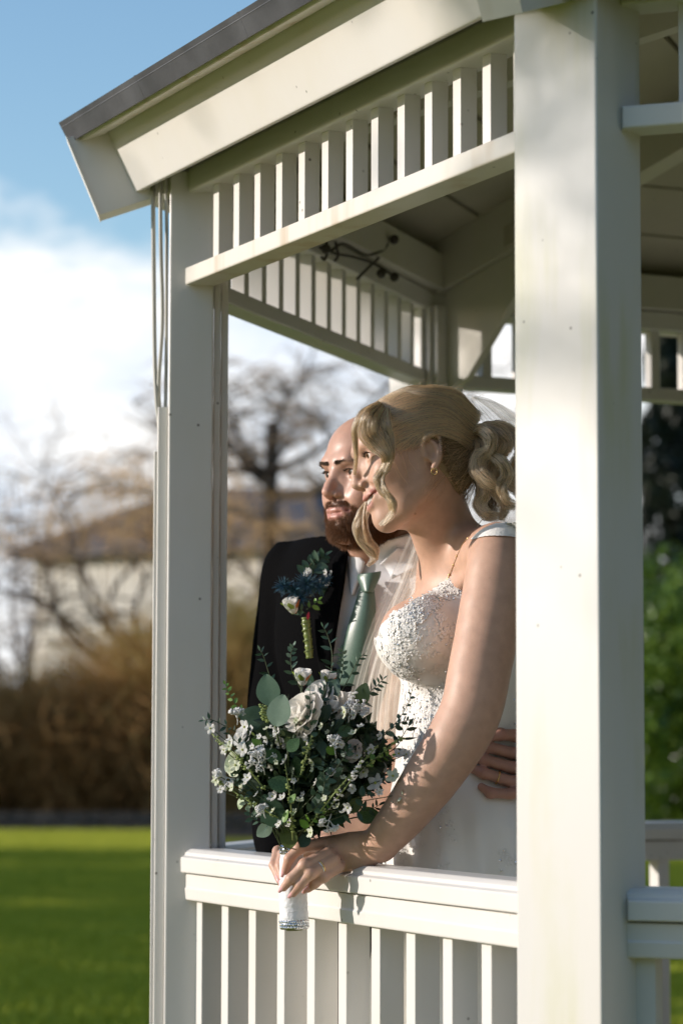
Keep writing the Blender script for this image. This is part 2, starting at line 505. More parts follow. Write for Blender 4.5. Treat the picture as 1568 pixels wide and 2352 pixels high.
def leaf_cloud(name, pts, size, m, parent, rg, up=.3):
    """many small folded leaves at the given points, one object"""
    n = len(pts)
    a = rg.normal(size=(n, 3)); a[:, 2] += up; a /= np.linalg.norm(a, axis=1)[:, None]
    b = np.cross(a, rg.normal(size=(n, 3))); b /= np.linalg.norm(b, axis=1)[:, None]
    c = np.cross(a, b)
    s = size * rg.uniform(.6, 1.3, size=(n, 1))
    v = np.stack([pts - b * s, pts + c * s * .42 + a * s * .12, pts + b * s, pts - c * s * .42 + a * s * .12], 1).reshape(-1, 3)
    me = bpy.data.meshes.new(name)
    me.vertices.add(4 * n); me.vertices.foreach_set('co', v.astype(np.float32).ravel())
    idx = np.arange(4 * n).reshape(n, 4)
    tri = np.concatenate([idx[:, [0, 1, 2]], idx[:, [0, 2, 3]]], 1).reshape(-1)
    me.loops.add(6 * n); me.loops.foreach_set('vertex_index', tri.astype(np.int32))
    me.polygons.add(2 * n); me.polygons.foreach_set('loop_start', np.arange(0, 6 * n, 3, dtype=np.int32))
    me.update(calc_edges=True)
    at = me.attributes.new('tint', 'FLOAT', 'POINT'); at.data.foreach_set('value', np.repeat(rg.random(n), 4).astype(np.float32))
    me.materials.append(m)
    o = bpy.data.objects.new(name, me); C.objects.link(o)
    return attach(o, parent)

BARK = mat('bark_brown', (.15, .11, .075), .9, noise=(3, .5, (1, 1, .2)), bump=(9, .8, .03))
BARK_D = mat('dark_bark', (.055, .042, .030), .9, noise=(3, .5, (1, 1, .2)), bump=(9, .8, .03))
def bare_tree(u, Y, h, label, twigcol, seed, fork=.33, n_limb=7, droop=0., spread=.5, n_sub=16, n_twig=14, r0=.16, twig_r=.008, lean=0., up=.9, cat='tree', group='bare winter trees behind the shrubs', BARK=BARK, zmin=-1.):
    rg = np.random.default_rng(seed)
    b = P(u, 1900, Y); b[2] = 0
    root = empty('bare_tree', b, label, cat, group)
    fz = h * fork
    tr = MB()
    tp = catmull(np.array([[0, 0, -.2], [lean * .3 * fz, .05, fz * .5], [lean * fz, .0, fz]]) + b, 8)
    tr.add(*tube(tp, np.linspace(r0, r0 * .75, 8), 8))
    tr.build('trunk', BARK, root, True)
    subs, tw, sr, wr = [], [], [], []
    limbs = MB()
    for i in range(n_limb):
        az = i * 2 * np.pi / n_limb + rg.uniform(-.4, .4)
        L_ = h * (1 - fork) * rg.uniform(.7, 1.05)
        out = np.array([math.cos(az), math.sin(az), 0])
        el = rg.uniform(.35, 1.2) if i else 1.45
        q = [tp[-1] - np.array([0, 0, rg.uniform(0, fz * .25)])]
        dvec = out * math.cos(el) * spread * 1.6 + np.array([0, 0, math.sin(el)]) * up
        for k in range(5):
            q.append(q[-1] + dvec * L_ / 5 + rg.normal(size=3) * L_ * .035)
            dvec = dvec + np.array([0, 0, .10 * (1 if droop < .3 else -.12)])
        q = catmull(np.array(q), 14)
        limbs.add(*tube(q, np.linspace(r0 * .42, r0 * .08, 14), 6))
        for s in range(n_sub):
            j = rg.integers(3, 14)
            a2 = rg.uniform(0, 2 * np.pi)
            d2 = np.array([math.cos(a2), math.sin(a2), rg.uniform(.1, 1.1) * (1 - droop * .5)]) ; d2 /= np.linalg.norm(d2)
            L2 = L_ * rg.uniform(.2, .42)
            p = [q[j]]
            for k in range(4):
                p.append(p[-1] + d2 * L2 / 4 + rg.normal(size=3) * L2 * .05)
                d2 = d2 + np.array([0, 0, -droop * .35 + .05])
            p = catmull(np.array(p), 9)
            subs.append(p); sr.append(np.linspace(r0 * .13, r0 * .035, 9))
            for w in range(n_twig):
                j2 = rg.integers(2, 9)
                a3 = rg.uniform(0, 2 * np.pi)
                d3 = np.array([math.cos(a3), math.sin(a3), rg.uniform(-.1, 1.0) * (1 - droop)]); d3 /= np.linalg.norm(d3)
                L3 = L2 * rg.uniform(.25, .7) * (1 + 1.6 * droop)
                pp = [p[j2]]
                for k in range(4):
                    pp.append(pp[-1] + d3 * L3 / 4 + rg.normal(size=3) * L3 * .04)
                    d3 = d3 * (1 - .5 * droop) + np.array([0, 0, -droop * .95])
                pp = [q_ for q_ in pp if q_[2] > zmin]
                if len(pp) < 3: continue
                tw.append(catmull(np.array(pp), 7)); wr.append(np.linspace(twig_r, twig_r * .4, 7))
    limbs.build('limbs', BARK, root, True)
    hair('branches', subs, sr, BARK, root)
    hair('crown', tw, wr, twigcol, root)
    return root

TAN = hair_mat('willow_twigs', (.55, .33, .13), (.75, .50, .24))
GREYTW = hair_mat('grey_twigs', (.26, .19, .13), (.42, .31, .20))
bare_tree(285, 50, 10.0, 'tall weeping willow with bare tan hanging twigs left of the gazebo', TAN, 3, fork=.30, n_limb=10, droop=.85, spread=.50, n_sub=11, n_twig=10, r0=.16, twig_r=.0085, zmin=4.6)
bare_tree(604, 49, 10.4, 'bare dark tree with forked crooked trunk seen through the gazebo opening', GREYTW, 8, fork=.70, n_limb=8, droop=.25, spread=1.05, n_sub=13, n_twig=10, r0=.18, twig_r=.010, up=.45, lean=.02, BARK=BARK_D)
bare_tree(40, 52, 6.9, 'thin grey bare tree at the left end of the dark roof', GREYTW, 12, fork=.25, n_limb=6, droop=.05, spread=.45, n_sub=9, n_twig=8, r0=.12, twig_r=.009)
bare_tree(860, 56, 9.5, 'bare brown tree whose twigs show just left of the inner post', GREYTW, 21, fork=.35, n_limb=8, droop=.1, spread=.6, n_sub=10, n_twig=8, r0=.15, twig_r=.010)
bare_tree(1130, 58, 9.0, 'bare tree seen through the far frieze slats above the bride', GREYTW, 31, fork=.35, n_limb=7, droop=.1, spread=.55, n_sub=12, n_twig=10, r0=.15, twig_r=.010)

# brown many-stemmed shrubs along the far edge of the lawn
def shrub(u, Y, h, w, label, m, seed, n=900):
    rg = np.random.default_rng(seed)
    b = P(u, 1900, Y); b[2] = 0
    root = empty('stem_shrub', b, label, 'shrub', 'brown bare shrubs along the far lawn edge')
    cs, rs, tws, trs = [], [], [], []
    for i in range(n):
        az = rg.uniform(0, 2 * np.pi); tilt = abs(rg.normal(0, .42)) * w
        L_ = h * rg.uniform(.55, 1.12)
        d = np.array([math.cos(az) * tilt, math.sin(az) * tilt, 1.0]); d /= np.linalg.norm(d)
        p = [b + np.array([math.cos(az), math.sin(az), 0]) * rg.uniform(0, .25 * w * h * .5)]
        for k in range(5):
            p.append(p[-1] + d * L_ / 5 + rg.normal(size=3) * .05)
            d = d + np.array([math.cos(az) * .14 * w, math.sin(az) * .14 * w, -.17 * (k > 1)])
        p = catmull(np.array(p), 9)
        cs.append(p); rs.append(np.linspace(.016, .005, 9))
        for q in range(3):
            j = rg.integers(4, 9)
            e = p[j] + rg.normal(size=3) * .35 + np.array([0, 0, -.1])
            tws.append(np.array([p[j], (p[j] + e) / 2 + rg.normal(size=3) * .05, e])); trs.append(np.array([.008, .006, .004]))
    hair('stems', cs, rs, m, root)
    hair('twigs', tws, trs, m, root)
BR1 = hair_mat('brown_stems', (.26, .135, .045), (.52, .30, .11))
BR2 = hair_mat('ochre_stems', (.34, .21, .065), (.60, .41, .15))
BR3 = hair_mat('olive_stems', (.20, .165, .042), (.40, .31, .10))
for i, (u, Y, h, w, lab, m) in enumerate([
        (-40, 46.5, 2.6, .9, 'brown bare shrub cut by the left picture edge', BR1),
        (75, 47.0, 2.6, .9, 'tall ochre shrub below the striped white wall', BR2),
        (170, 45.8, 2.4, 1.0, 'broad rust brown shrub with arching stems in front of the wall', BR1),
        (270, 47.0, 2.9, .8, 'upright olive brown shrub beside the left post', BR3),
        (360, 46.0, 3.0, 1.0, 'brown shrub half hidden by the left post', BR1),
        (450, 47.0, 3.6, .8, 'tall ochre shrub behind the left post', BR2),
        (545, 46.0, 3.7, .8, 'tall tan shrub seen between left post and groom', BR2),
        (625, 47.5, 4.0, .7, 'olive shrub behind the shoulder of the groom', BR3),
        (720, 47.0, 4.2, .8, 'brown shrub behind the head of the groom', BR3),
        (830, 48.0, 4.0, .9, 'brown shrub hidden mostly by the couple', BR1)]):
    shrub(u, Y, h, w, lab, m, 40 + i)

# added dark leaf mass, its tone stands in for shade between the stems
HEDGE = leaf_mat('shade_hedge_leaf', (.014, .018, .006), (.050, .055, .014), .5)
def hedge(u0, u1, Y, h, dep, n, m, label, seed, size=.11):
    rg = np.random.default_rng(seed)
    a, b = P(u0, 1900, Y), P(u1, 1900, Y); a[2] = b[2] = 0
    root = empty('shade_hedge', a, label, 'hedge')
    x = rg.uniform(a[0], b[0], n)
    hh = h * (.75 + .22 * np.sin(x * 1.7) + .12 * np.sin(x * 4.1 + 1))
    z = hh * rg.random(n) ** .8
    y = Y + dep * rg.uniform(-.5, .5, n) * (1.1 - .5 * z / h)
    leaf_cloud('foliage', np.stack([x, y, z], 1), size, m, root, rg)
hedge(-80, 900, 49.5, 2.3, 2.0, 30000, HEDGE, 'dark leaf mass standing in for shade behind the brown shrubs', 2)

hx = np.random.default_rng(61)
root = empty('shade_hedge', (-12.5, 49, 0), 'added unseen hedge left of the brown shrubs, shading their foot', 'hedge')  # unseen hedge added to cast shade on the foot of the shrubs
nn_ = 9000
leaf_cloud('foliage', np.stack([hx.uniform(-15, -8.8, nn_), hx.uniform(44.0, 53, nn_), 3.9 * hx.random(nn_) ** .8], 1), .20, HEDGE, root, hx)
# stone edging and bare soil at the foot of the shrubs
a = P(-60, 1900, 42.6); bb = P(900, 1900, 42.6)
SOIL = mat('dark_soil', (.035, .024, .016), .95, noise=(2, .4), bump=(6, 1, .1))
tag(mesh('soil_bed', [[a[0] - 3, 40.9, .012], [bb[0] + 2, 40.9, .012], [bb[0] + 2, 53, .05], [a[0] - 3, 53, .05]], [[0, 1, 2, 3]], SOIL), None, None, None, 'structure')
edge = empty('stone_edging', (a[0], 42.6, 0), 'low row of grey brown edging stones between lawn and dark bed', 'edging')
STONE = mat('edging_stone', (.16, .13, .10), .9, noise=(5, .5), bump=(14, .8, .02))
rg = np.random.default_rng(77)
x = a[0]
while x < bb[0]:
    w = rg.uniform(.25, .5)
    for row in range(2):
        h0 = row * .17
        q = rounded([(0, 0), (w - .02, 0), (w - .02, .16), (0, .16)], .05)
        off = rg.uniform(-.04, .04) + row * .07
        r1 = np.array([[x + p[0] + row * .1, 42.50 + off, h0 + p[1]] for p in q]); r2 = r1 + [0, .3, 0]
        mesh('stone', *loft([r1, r2]), STONE, edge)
    x += w

# long low house with grey hipped roof
HX0, HX1 = P(5, 1300, 62)[0], P(760, 1300, 62)[0]
zc = lambda v, Y: P(784, v, Y)[2]
HCX = (HX0 + HX1) / 2
house = empty('house', (HCX, 62, 0), 'long low house with grey hipped roof and pale wall beyond the shrubs', 'house')
WALL = mat('pale_render', (.78, .72, .62), .8, noise=(2, .12))
ROOF = mat('slate_roof', (.085, .085, .10), .7, noise=(2.5, .3, (1, 1, 4)), bump=(20, .4, .02))
ze, zr_ = zc(1252, 62), zc(1108, 65)
ov = .5
mesh('wall', *loft([np.array([[HX0, 62, z], [HX1, 62, z], [HX1, 70, z], [HX0, 70, z]]) for z in (0, ze)]), WALL, house)
rfv = [[HX0 - ov, 61.5, ze - .05], [HX1 + ov, 61.5, ze - .05], [HX1 + ov, 70.5, ze - .05], [HX0 - ov, 70.5, ze - .05], [HX0 + 1.6, 66, zr_], [HX1 - 2.2, 66, zr_ - .15]]
rfv += [[p[0], p[1], p[2] - .18] for p in rfv[:4]]
roof = mesh('roof', rfv, [[0, 1, 5, 4], [1, 2, 5], [2, 3, 4, 5], [3, 0, 4], [0, 6, 7, 1], [1, 7, 8, 2], [2, 8, 9, 3], [3, 9, 6, 0], [9, 8, 7, 6]], ROOF, house)
CREAM = mat('cream_cladding', (.80, .75, .66), .6, noise=(6, .1))
WFR = mat('house_window_frame', (.7, .69, .66), .5)
GLASS = mat('dark_window_glass', (.03, .035, .04), .1)
xs = HX0 + .35
while xs < P(345, 1300, 61.9)[0]:
    mesh('cladding_board', *loft([np.array([[xs, 61.94, z], [xs + .15, 61.94, z], [xs + .15, 61.995, z], [xs, 61.995, z]]) for z in (.4, zc(1290, 62))]), CREAM, house)
    xs += .25
for uu in (470, 560, 650, 720):
    wx = P(uu, 1300, 61.9)[0]
    wf = mesh('window', *loft([np.array([[wx - .55, 61.93, z], [wx + .55, 61.93, z], [wx + .55, 61.995, z], [wx - .55, 61.995, z]]) for z in (2.1, 3.6)]), WFR, house)
    for s in (-.27, .27):
        mesh('pane', *loft([np.array([[wx + s - .22, 61.915, z], [wx + s + .22, 61.915, z], [wx + s + .22, 61.928, z], [wx + s - .22, 61.928, z]]) for z in (2.2, 3.5)]), GLASS, wf)

house.rotation_euler = (0, 0, rad(-30))
# glossy laurel and dark conifer on the right
LAUREL = leaf_mat('laurel_leaf', (.04, .095, .014), (.17, .26, .03), .22, .25)
CONI = leaf_mat('conifer_leaf', (.006, .012, .005), (.020, .032, .012), .5, .1)
def blob_points(c, r, n, rg, lumps=14, shell=.75):
    cs = rg.normal(size=(lumps, 3)) ; cs /= np.linalg.norm(cs, axis=1)[:, None]
    cs = cs * rg.uniform(.35, .78, (lumps, 1))
    k = rg.integers(0, lumps, n)
    d = rg.normal(size=(n, 3)); d /= np.linalg.norm(d, axis=1)[:, None]
    p = cs[k] + d * (.42 * (shell + (1 - shell) * rg.random((n, 1))))
    p = p * r + c
    return p[p[:, 2] > .02]
def leafy_bush(u, Y, h, w, n, m, name, label, cat, seed, size, lumps=22):
    rg = np.random.default_rng(seed)
    b = P(u, 1900, Y); b[2] = 0
    root = empty(name, b, label, cat)
    mesh('trunk', *tube(np.array([b + [0, 0, -.1], b + [.05, 0, h * .5], b + [0, .03, h * .8]]), [.12, .09, .03], 7), BARK, root, True)
    p = blob_points(b + np.array([0, 0, h * .5]), np.array([w * .5, w * .5, h * .55]), n, rg, lumps)
    leaf_cloud('foliage', p, size, m, root, rg)
    return root
leafy_bush(1590, 36, 3.5, 2.6, 16000, LAUREL, 'laurel_bush', 'glossy green laurel bush right of the near post', 'bush', 6, .075)
leafy_bush(1700, 39, 4.2, 4.0, 14000, LAUREL, 'laurel_bush', 'second glossy laurel bush cut by the right picture edge', 'bush', 7, .075)
def conifer(u, Y, h, w, n, label, seed, m=CONI, group='dark conifers'):
    rg = np.random.default_rng(seed)
    b = P(u, 1900, Y); b[2] = 0
    root = empty('conifer', b, label, 'conifer', group)
    mesh('trunk', *tube(np.array([b + [0, 0, -.1], b + [0, 0, h * .5], b + [.02, 0, h * .97]]), [.16, .10, .02], 7), BARK, root, True)
    t = rg.random(n) ** 1.35
    az = rg.uniform(0, 2 * np.pi, n)
    tier = .72 + .28 * np.sin(t * 34 + az * 1.0 + .8 * np.sin(az * 3))
    rr = (w * .5) * (1.03 - t) * tier * rg.uniform(.25, 1, n) ** .5
    p = np.stack([b[0] + np.cos(az) * rr, b[1] + np.sin(az) * rr, .2 + t * h - rr * .25], 1)
    leaf_cloud('crown', p[p[:, 2] > .05], .10, m, root, rg)
conifer(1545, 46, 9.2, 5.4, 26000, 'dark dense conifer right of the near post', 15)
conifer(1740, 48, 10.5, 6.0, 16000, 'dark conifer cut by the right picture edge', 16)
conifer(1330, 50, 6.2, 5.0, 16000, 'dark conifer hidden by the near post', 17)
# evergreen trees to the left of the picture that keep most of the lawn in shade
GRN = leaf_mat('evergreen_leaf', (.012, .024, .008), (.035, .055, .018), .5, .1)
LTREES = [(-15, 12.4, 6.2, 'nearest the gazebo'), (-17.5, 15.2, 7.4, 'second from the gazebo'), (-16, 18.6, 6.6, 'third from the gazebo'), (-19, 22.5, 8.2, 'fourth from the gazebo'), (-16.5, 25.2, 6.0, 'fifth from the gazebo'), (-17.5, 20.6, 7.2, 'behind the third'), (-17, 27.2, 7.4, 'behind the fifth'), (-18, 29.6, 7.6, 'sixth from the gazebo'), (-20, 32.5, 7.0, 'farthest from the gazebo')]
for i, (x, y, h, w_) in enumerate(LTREES):
    rg = np.random.default_rng(90 + i)
    root = empty('conifer', (x, y, 0), 'broad evergreen on the left of the lawn, ' + w_, 'conifer', 'evergreens beside the lawn')
    mesh('trunk', *tube(np.array([[x, y, -.1], [x, y, h * .9]]), [.2, .05], 7), BARK, root, True)
    n = 3600
    t = rg.random(n) ** 1.2; az = rg.uniform(0, 2 * np.pi, n)
    rr = (2.0 + .25 * (i % 4)) * np.sqrt(1.02 - t) * rg.uniform(.3, 1, n) ** .5
    leaf_cloud('crown', np.stack([x + np.cos(az) * rr, y + np.sin(az) * rr, .2 + t * h], 1), .22, GRN, root, rg)
# unseen half bare tree added on the left, crown shaped to dapple the eaves
root = empty('shading_tree', (-9.2, 4.3, 0), 'added half bare tree left of the gazebo, crown shaped to dapple the eaves', 'tree')
mesh('trunk', *tube(np.array([[-9.6, 7.6, -.1], [-9.5, 7.2, 2.5], [-9.3, 6.0, 4.6], [-9.2, 4.4, 6.0]]), [.16, .13, .09, .03], 8), BARK, root, True)
dr = np.random.default_rng(303)
ck = dr.uniform([-10.2, 3.2, 4.85], [-8.4, 6.6, 6.4], (30, 3))
kk = dr.integers(0, 30, 1500)
cp_ = ck[kk] + dr.normal(0, .17, (1500, 3))
leaf_cloud('crown', cp_[cp_[:, 2] > 4.72], .075, GRN, root, dr)
root = empty('shading_tree', (-13.2, 2.7, 0), 'added slender tree left of the gazebo, leaf clump shades the near post', 'tree')  # unseen tree added so its leaf clump dims the upper near post
mesh('trunk', *tube(np.array([[-13.2, 2.5, -.1], [-13.2, 2.55, 3.5], [-13.1, 3.1, 5.4], [-13, 3.3, 6.2]]), [.07, .06, .04, .015], 7), BARK, root, True)
qq = dr.normal(size=(210, 3)); qq /= np.linalg.norm(qq, axis=1)[:, None]; qq *= dr.random((210, 1)) ** .4
leaf_cloud('crown', np.array([-13.0, 3.30, 5.62]) + qq * [.6, .24, .62], .05, GRN, root, dr)
# added unseen evergreens that block sky light behind the lens and on the right
for i, (x, y, h, lab) in enumerate([(-8, -13, 8, 'added light-blocking evergreen behind the lens, on the left'), (1.5, -13, 6.5, 'added light-blocking evergreen straight behind the lens'), (10, -10, 9, 'added light-blocking evergreen behind the lens, on the right'), (15, 0, 12, 'added light-blocking evergreen right of the lens'), (17, 9, 12, 'added light-blocking evergreen level with the gazebo on its right'), (17, 19, 11, 'added light-blocking evergreen beyond the gazebo on its right')]):
    rg = np.random.default_rng(190 + i)
    root = empty('conifer', (x, y, 0), lab, 'conifer', 'added evergreens blocking sky light')
    mesh('trunk', *tube(np.array([[x, y, -.1], [x, y, h * .9]]), [.25, .05], 7), BARK, root, True)
    n = 7000
    t = rg.random(n) ** 1.1; az = rg.uniform(0, 2 * np.pi, n)
    rr = 4.8 * np.sqrt(1.03 - t) * rg.uniform(.5, 1, n) ** .5
    leaf_cloud('crown', np.stack([x + np.cos(az) * rr, y + np.sin(az) * rr, .2 + t * h], 1), .40, GRN, root, rg)
# grass blades over the stretch of lawn in view
GRASSM = hair_mat('grass_blades', (.32, .37, .020), (.54, .55, .05), .6)
ng = 75000
gy = 13.5 + 27.3 * R_.random(ng) ** .8
gu = np.where(R_.random(ng) < .82, R_.uniform(-40, 380, ng), R_.uniform(1440, 1600, ng))
gxx = (gu - 784) / FPX * gy
hgt = R_.uniform(.035, .085, ng) * (.6 + gy / 30)
dx = R_.normal(0, .02, (ng, 2))
base = np.stack([gxx, gy, np.zeros(ng)], 1)
tipv = base + np.stack([dx[:, 0], dx[:, 1], hgt], 1)
midv = (base + tipv) / 2 + np.array([0, 0, .008])
gc = np.stack([base, midv, tipv], 1)
hair('grass', list(gc), [np.array([.007, .005, .0015])] * ng, GRASSM)['kind'] = 'stuff'
# ------------------------------------------------------------------ sculpting: distance fields meshed with surface nets
class Vol:
    def __init__(s, lo, hi, h):
        s.lo = np.asarray(lo, float); s.h = h
        s.n = np.ceil((np.asarray(hi, float) - s.lo) / h).astype(int) + 1
        s.D = np.full(s.n, 1.0, dtype=np.float32)
        s.ax = [(s.lo[i] + h * np.arange(s.n[i])).astype(np.float32) for i in range(3)]
    def box(s, lo, hi):
        i0 = np.maximum(np.floor((np.asarray(lo) - s.lo) / s.h).astype(int), 0)
        i1 = np.minimum(np.ceil((np.asarray(hi) - s.lo) / s.h).astype(int) + 1, s.n)
        if np.any(i1 <= i0): return None
        return tuple(slice(a, b) for a, b in zip(i0, i1))
    def grid(s, sl):
        return np.meshgrid(*[s.ax[i][sl[i]] for i in range(3)], indexing='ij', sparse=True)
    def put(s, sl, d, k, op):
        A = s.D[sl]
        if op == 'u':
            if k > 0:
                hh = np.clip(.5 + .5 * (A - d) / k, 0, 1)
                s.D[sl] = A + (d - A) * hh - k * hh * (1 - hh)
            else: s.D[sl] = np.minimum(A, d)
        elif op == 's':
            if k > 0:
                hh = np.clip(.5 - .5 * (A + d) / k, 0, 1)
                s.D[sl] = A + (-d - A) * hh + k * hh * (1 - hh)
            else: s.D[sl] = np.maximum(A, -d)
        elif op == 'i':
            s.D[sl] = np.maximum(A, d)
    def ell(s, c, r, Rm=None, k=.01, op='u'):
        """ellipsoid, columns of Rm are its axes"""
        c = np.asarray(c, float); r = np.asarray(r, float)
        Rm = np.eye(3) if Rm is None else np.asarray(Rm)
        ext = np.sqrt(((Rm * r) ** 2).sum(1)) + k + 3 * s.h
        sl = s.box(c - ext, c + ext)
        if sl is None: return
        X, Y, Z = s.grid(sl); X = X - np.float32(c[0]); Y = Y - np.float32(c[1]); Z = Z - np.float32(c[2])
        q = [(X * np.float32(Rm[0, i]) + Y * np.float32(Rm[1, i]) + Z * np.float32(Rm[2, i])) / np.float32(r[i]) for i in range(3)]
        k0 = np.sqrt(q[0] ** 2 + q[1] ** 2 + q[2] ** 2)
        k1 = np.sqrt((q[0] / np.float32(r[0])) ** 2 + (q[1] / np.float32(r[1])) ** 2 + (q[2] / np.float32(r[2])) ** 2) + 1e-6
        s.put(sl, k0 * (k0 - 1) / k1, k, op)
    def cap(s, a, b, ra, rb, k=.01, op='u', sq=None):
        """tapered capsule; sq = (axis, factor): thickness divided by factor along a world axis"""
        a = np.asarray(a, float); b = np.asarray(b, float)
        m = max(ra, rb) * (1 if sq is None else max(1, 1 / min(1, 1)) ) + k + 3 * s.h
        if sq is not None: m = max(ra, rb) * max(1.0, sq[1]) + k + 3 * s.h
        sl = s.box(np.minimum(a, b) - m, np.maximum(a, b) + m)
        if sl is None: return
        X, Y, Z = s.grid(sl); d = b - a; L2 = float(d @ d) + 1e-12
        X = X - np.float32(a[0]); Y = Y - np.float32(a[1]); Z = Z - np.float32(a[2])
        t = np.clip((X * np.float32(d[0]) + Y * np.float32(d[1]) + Z * np.float32(d[2])) / np.float32(L2), 0, 1)
        X = X - t * np.float32(d[0]); Y = Y - t * np.float32(d[1]); Z = Z - t * np.float32(d[2])
        if sq is None: dist = np.sqrt(X * X + Y * Y + Z * Z)
        else:
            ax = np.asarray(sq[0], float); ax /= np.linalg.norm(ax)
            w = X * np.float32(ax[0]) + Y * np.float32(ax[1]) + Z * np.float32(ax[2])
            g = np.float32(1 / sq[1] ** 2 - 1)
            dist = np.sqrt(np.maximum(X * X + Y * Y + Z * Z + g * w * w, 0))
        s.put(sl, dist - (np.float32(ra) + t * np.float32(rb - ra)), k, op)
    def chain(s, pts, rs, k=.006, op='u', sq=None):
        for i in range(len(pts) - 1):
            s.cap(pts[i], pts[i + 1], rs[i], rs[i + 1], k, op, sq)
    def half(s, p, n, op='i', k=0, sl=None):
        """keep the side of the plane that n points away from"""
        sl = sl or tuple(slice(0, q) for q in s.n)
        X, Y, Z = s.grid(sl)
        d = (X - np.float32(p[0])) * np.float32(n[0]) + (Y - np.float32(p[1])) * np.float32(n[1]) + (Z - np.float32(p[2])) * np.float32(n[2])
        s.put(sl, d + np.zeros(s.D[sl].shape, np.float32), k, op)
    def nets(s):
        D = s.D; ins = D < 0
        cnt = np.zeros(np.array(D.shape) - 1, np.int8)
        for dx in (0, 1):
            for dy in (0, 1):
                for dz in (0, 1):
                    cnt += ins[dx:dx + cnt.shape[0], dy:dy + cnt.shape[1], dz:dz + cnt.shape[2]]
        act = np.argwhere((cnt > 0) & (cnt < 8))
        idx = np.full(cnt.shape, -1, np.int32); idx[tuple(act.T)] = np.arange(len(act))
        acc = np.zeros((len(act), 3)); num = np.zeros(len(act))
        corners = [(0, 0, 0), (1, 0, 0), (0, 1, 0), (1, 1, 0), (0, 0, 1), (1, 0, 1), (0, 1, 1), (1, 1, 1)]
        val = [D[act[:, 0] + c[0], act[:, 1] + c[1], act[:, 2] + c[2]].astype(float) for c in corners]
        for a in range(8):
            for b in range(a + 1, 8):
                ca, cb = np.array(corners[a]), np.array(corners[b])
                if np.abs(ca - cb).sum() != 1: continue
                m = (val[a] < 0) != (val[b] < 0)
                t = val[a][m] / (val[a][m] - val[b][m])
                acc[m] += ca + (cb - ca) * t[:, None]; num[m] += 1
        v = s.lo + s.h * (act + acc / num[:, None])
        faces = []
        for ax in range(3):
            o = [i for i in range(3) if i != ax]
            sl0 = [slice(None)] * 3; sl1 = [slice(None)] * 3
            sl0[ax] = slice(0, -1); sl1[ax] = slice(1, None)
            A, B = ins[tuple(sl0)], ins[tuple(sl1)]
            e = np.argwhere(A != B)
            e = e[(e[:, o[0]] > 0) & (e[:, o[1]] > 0) & (e[:, o[0]] < cnt.shape[o[0]]) & (e[:, o[1]] < cnt.shape[o[1]])]
            flip = A[tuple(e.T)]
            q = []
            for d0, d1 in ((-1, -1), (0, -1), (0, 0), (-1, 0)):
                c = e.copy(); c[:, o[0]] += d0; c[:, o[1]] += d1
                q.append(idx[tuple(c.T)])
            q = np.stack(q, 1)
            if ax == 1: flip = ~flip
            q[~flip] = q[~flip][:, ::-1]
            faces.append(q)
        f = np.concatenate(faces)
        f = f[(f >= 0).all(1)]
        return v, f

def relax(v, f, it=2, lam=.5):
    """light smoothing of a quad mesh"""
    e = np.concatenate([f[:, [0, 1]], f[:, [1, 2]], f[:, [2, 3]], f[:, [3, 0]]])
    e = np.concatenate([e, e[:, ::-1]])
    n = len(v); deg = np.bincount(e[:, 0], minlength=n)[:, None].clip(1)
    for i in range(it):
        for l in (lam, -lam * .96):
            s = np.stack([np.bincount(e[:, 0], weights=v[e[:, 1], c], minlength=n) for c in range(3)], 1)
            v = v + l * (s / deg - v)
    return v

def fmesh(name, v, f, m, parent, cols=None):
    """fast mesh from quads, shaded smooth"""
    me = bpy.data.meshes.new(name)
    me.vertices.add(len(v)); me.vertices.foreach_set('co', np.asarray(v, np.float32).ravel())
    k = f.shape[1]
    me.loops.add(k * len(f)); me.loops.foreach_set('vertex_index', f.astype(np.int32).ravel())
    me.polygons.add(len(f)); me.polygons.foreach_set('loop_start', np.arange(0, k * len(f), k, dtype=np.int32))
    me.polygons.foreach_set('use_smooth', np.ones(len(f), dtype=bool))
    me.update(calc_edges=True)
    for nm, arr in (cols or {}).items():
        at = me.attributes.new(nm, 'FLOAT_COLOR', 'POINT')
        a = np.ones((len(v), 4), np.float32); a[:, :3] = arr
        at.data.foreach_set('color', a.ravel())
    me.materials.append(m)
    o = bpy.data.objects.new(name, me); C.objects.link(o)
    return attach(o, parent)

def largest(v, f):
    """keep only the biggest connected piece"""
    lab = np.arange(len(v))
    while True:
        m = lab[f].min(1)
        new = lab.copy(); np.minimum.at(new, f.ravel(), np.repeat(m, f.shape[1])); new = new[new]
        if (new == lab).all(): break
        lab = new
    b = np.bincount(lab).argmax(); keep = lab == b
    idx = np.cumsum(keep) - 1
    return v[keep], idx[f[keep[f[:, 0]]]]

def vnormals(v, f):
    n = np.cross(v[f[:, 2]] - v[f[:, 0]], v[f[:, 3]] - v[f[:, 1]]) if f.shape[1] == 4 else np.cross(v[f[:, 1]] - v[f[:, 0]], v[f[:, 2]] - v[f[:, 0]])
    out = np.zeros_like(v)
    for j in range(f.shape[1]): np.add.at(out, f[:, j], n)
    return out / (np.linalg.norm(out, axis=1)[:, None] + 1e-12)

from mathutils.bvhtree import BVHTree
def bvh_of(v, f): return BVHTree.FromPolygons([tuple(p) for p in v], [tuple(q) for q in f])
CAMP = np.array([0, 0, EYE])
def hit(bvh, u, v, lift=0.0, default=None):
    """point of a surface seen at picture position (u, v), lifted towards the lens by lift metres"""
    d = P(u, v, 4.0) - CAMP; d /= np.linalg.norm(d)
    r = bvh.ray_cast(Vector(CAMP), Vector(d))
    if r[0] is None:
        return None if default is None else P(u, v, default), None
    return np.array(r[0]) - d * lift, np.array(r[1])

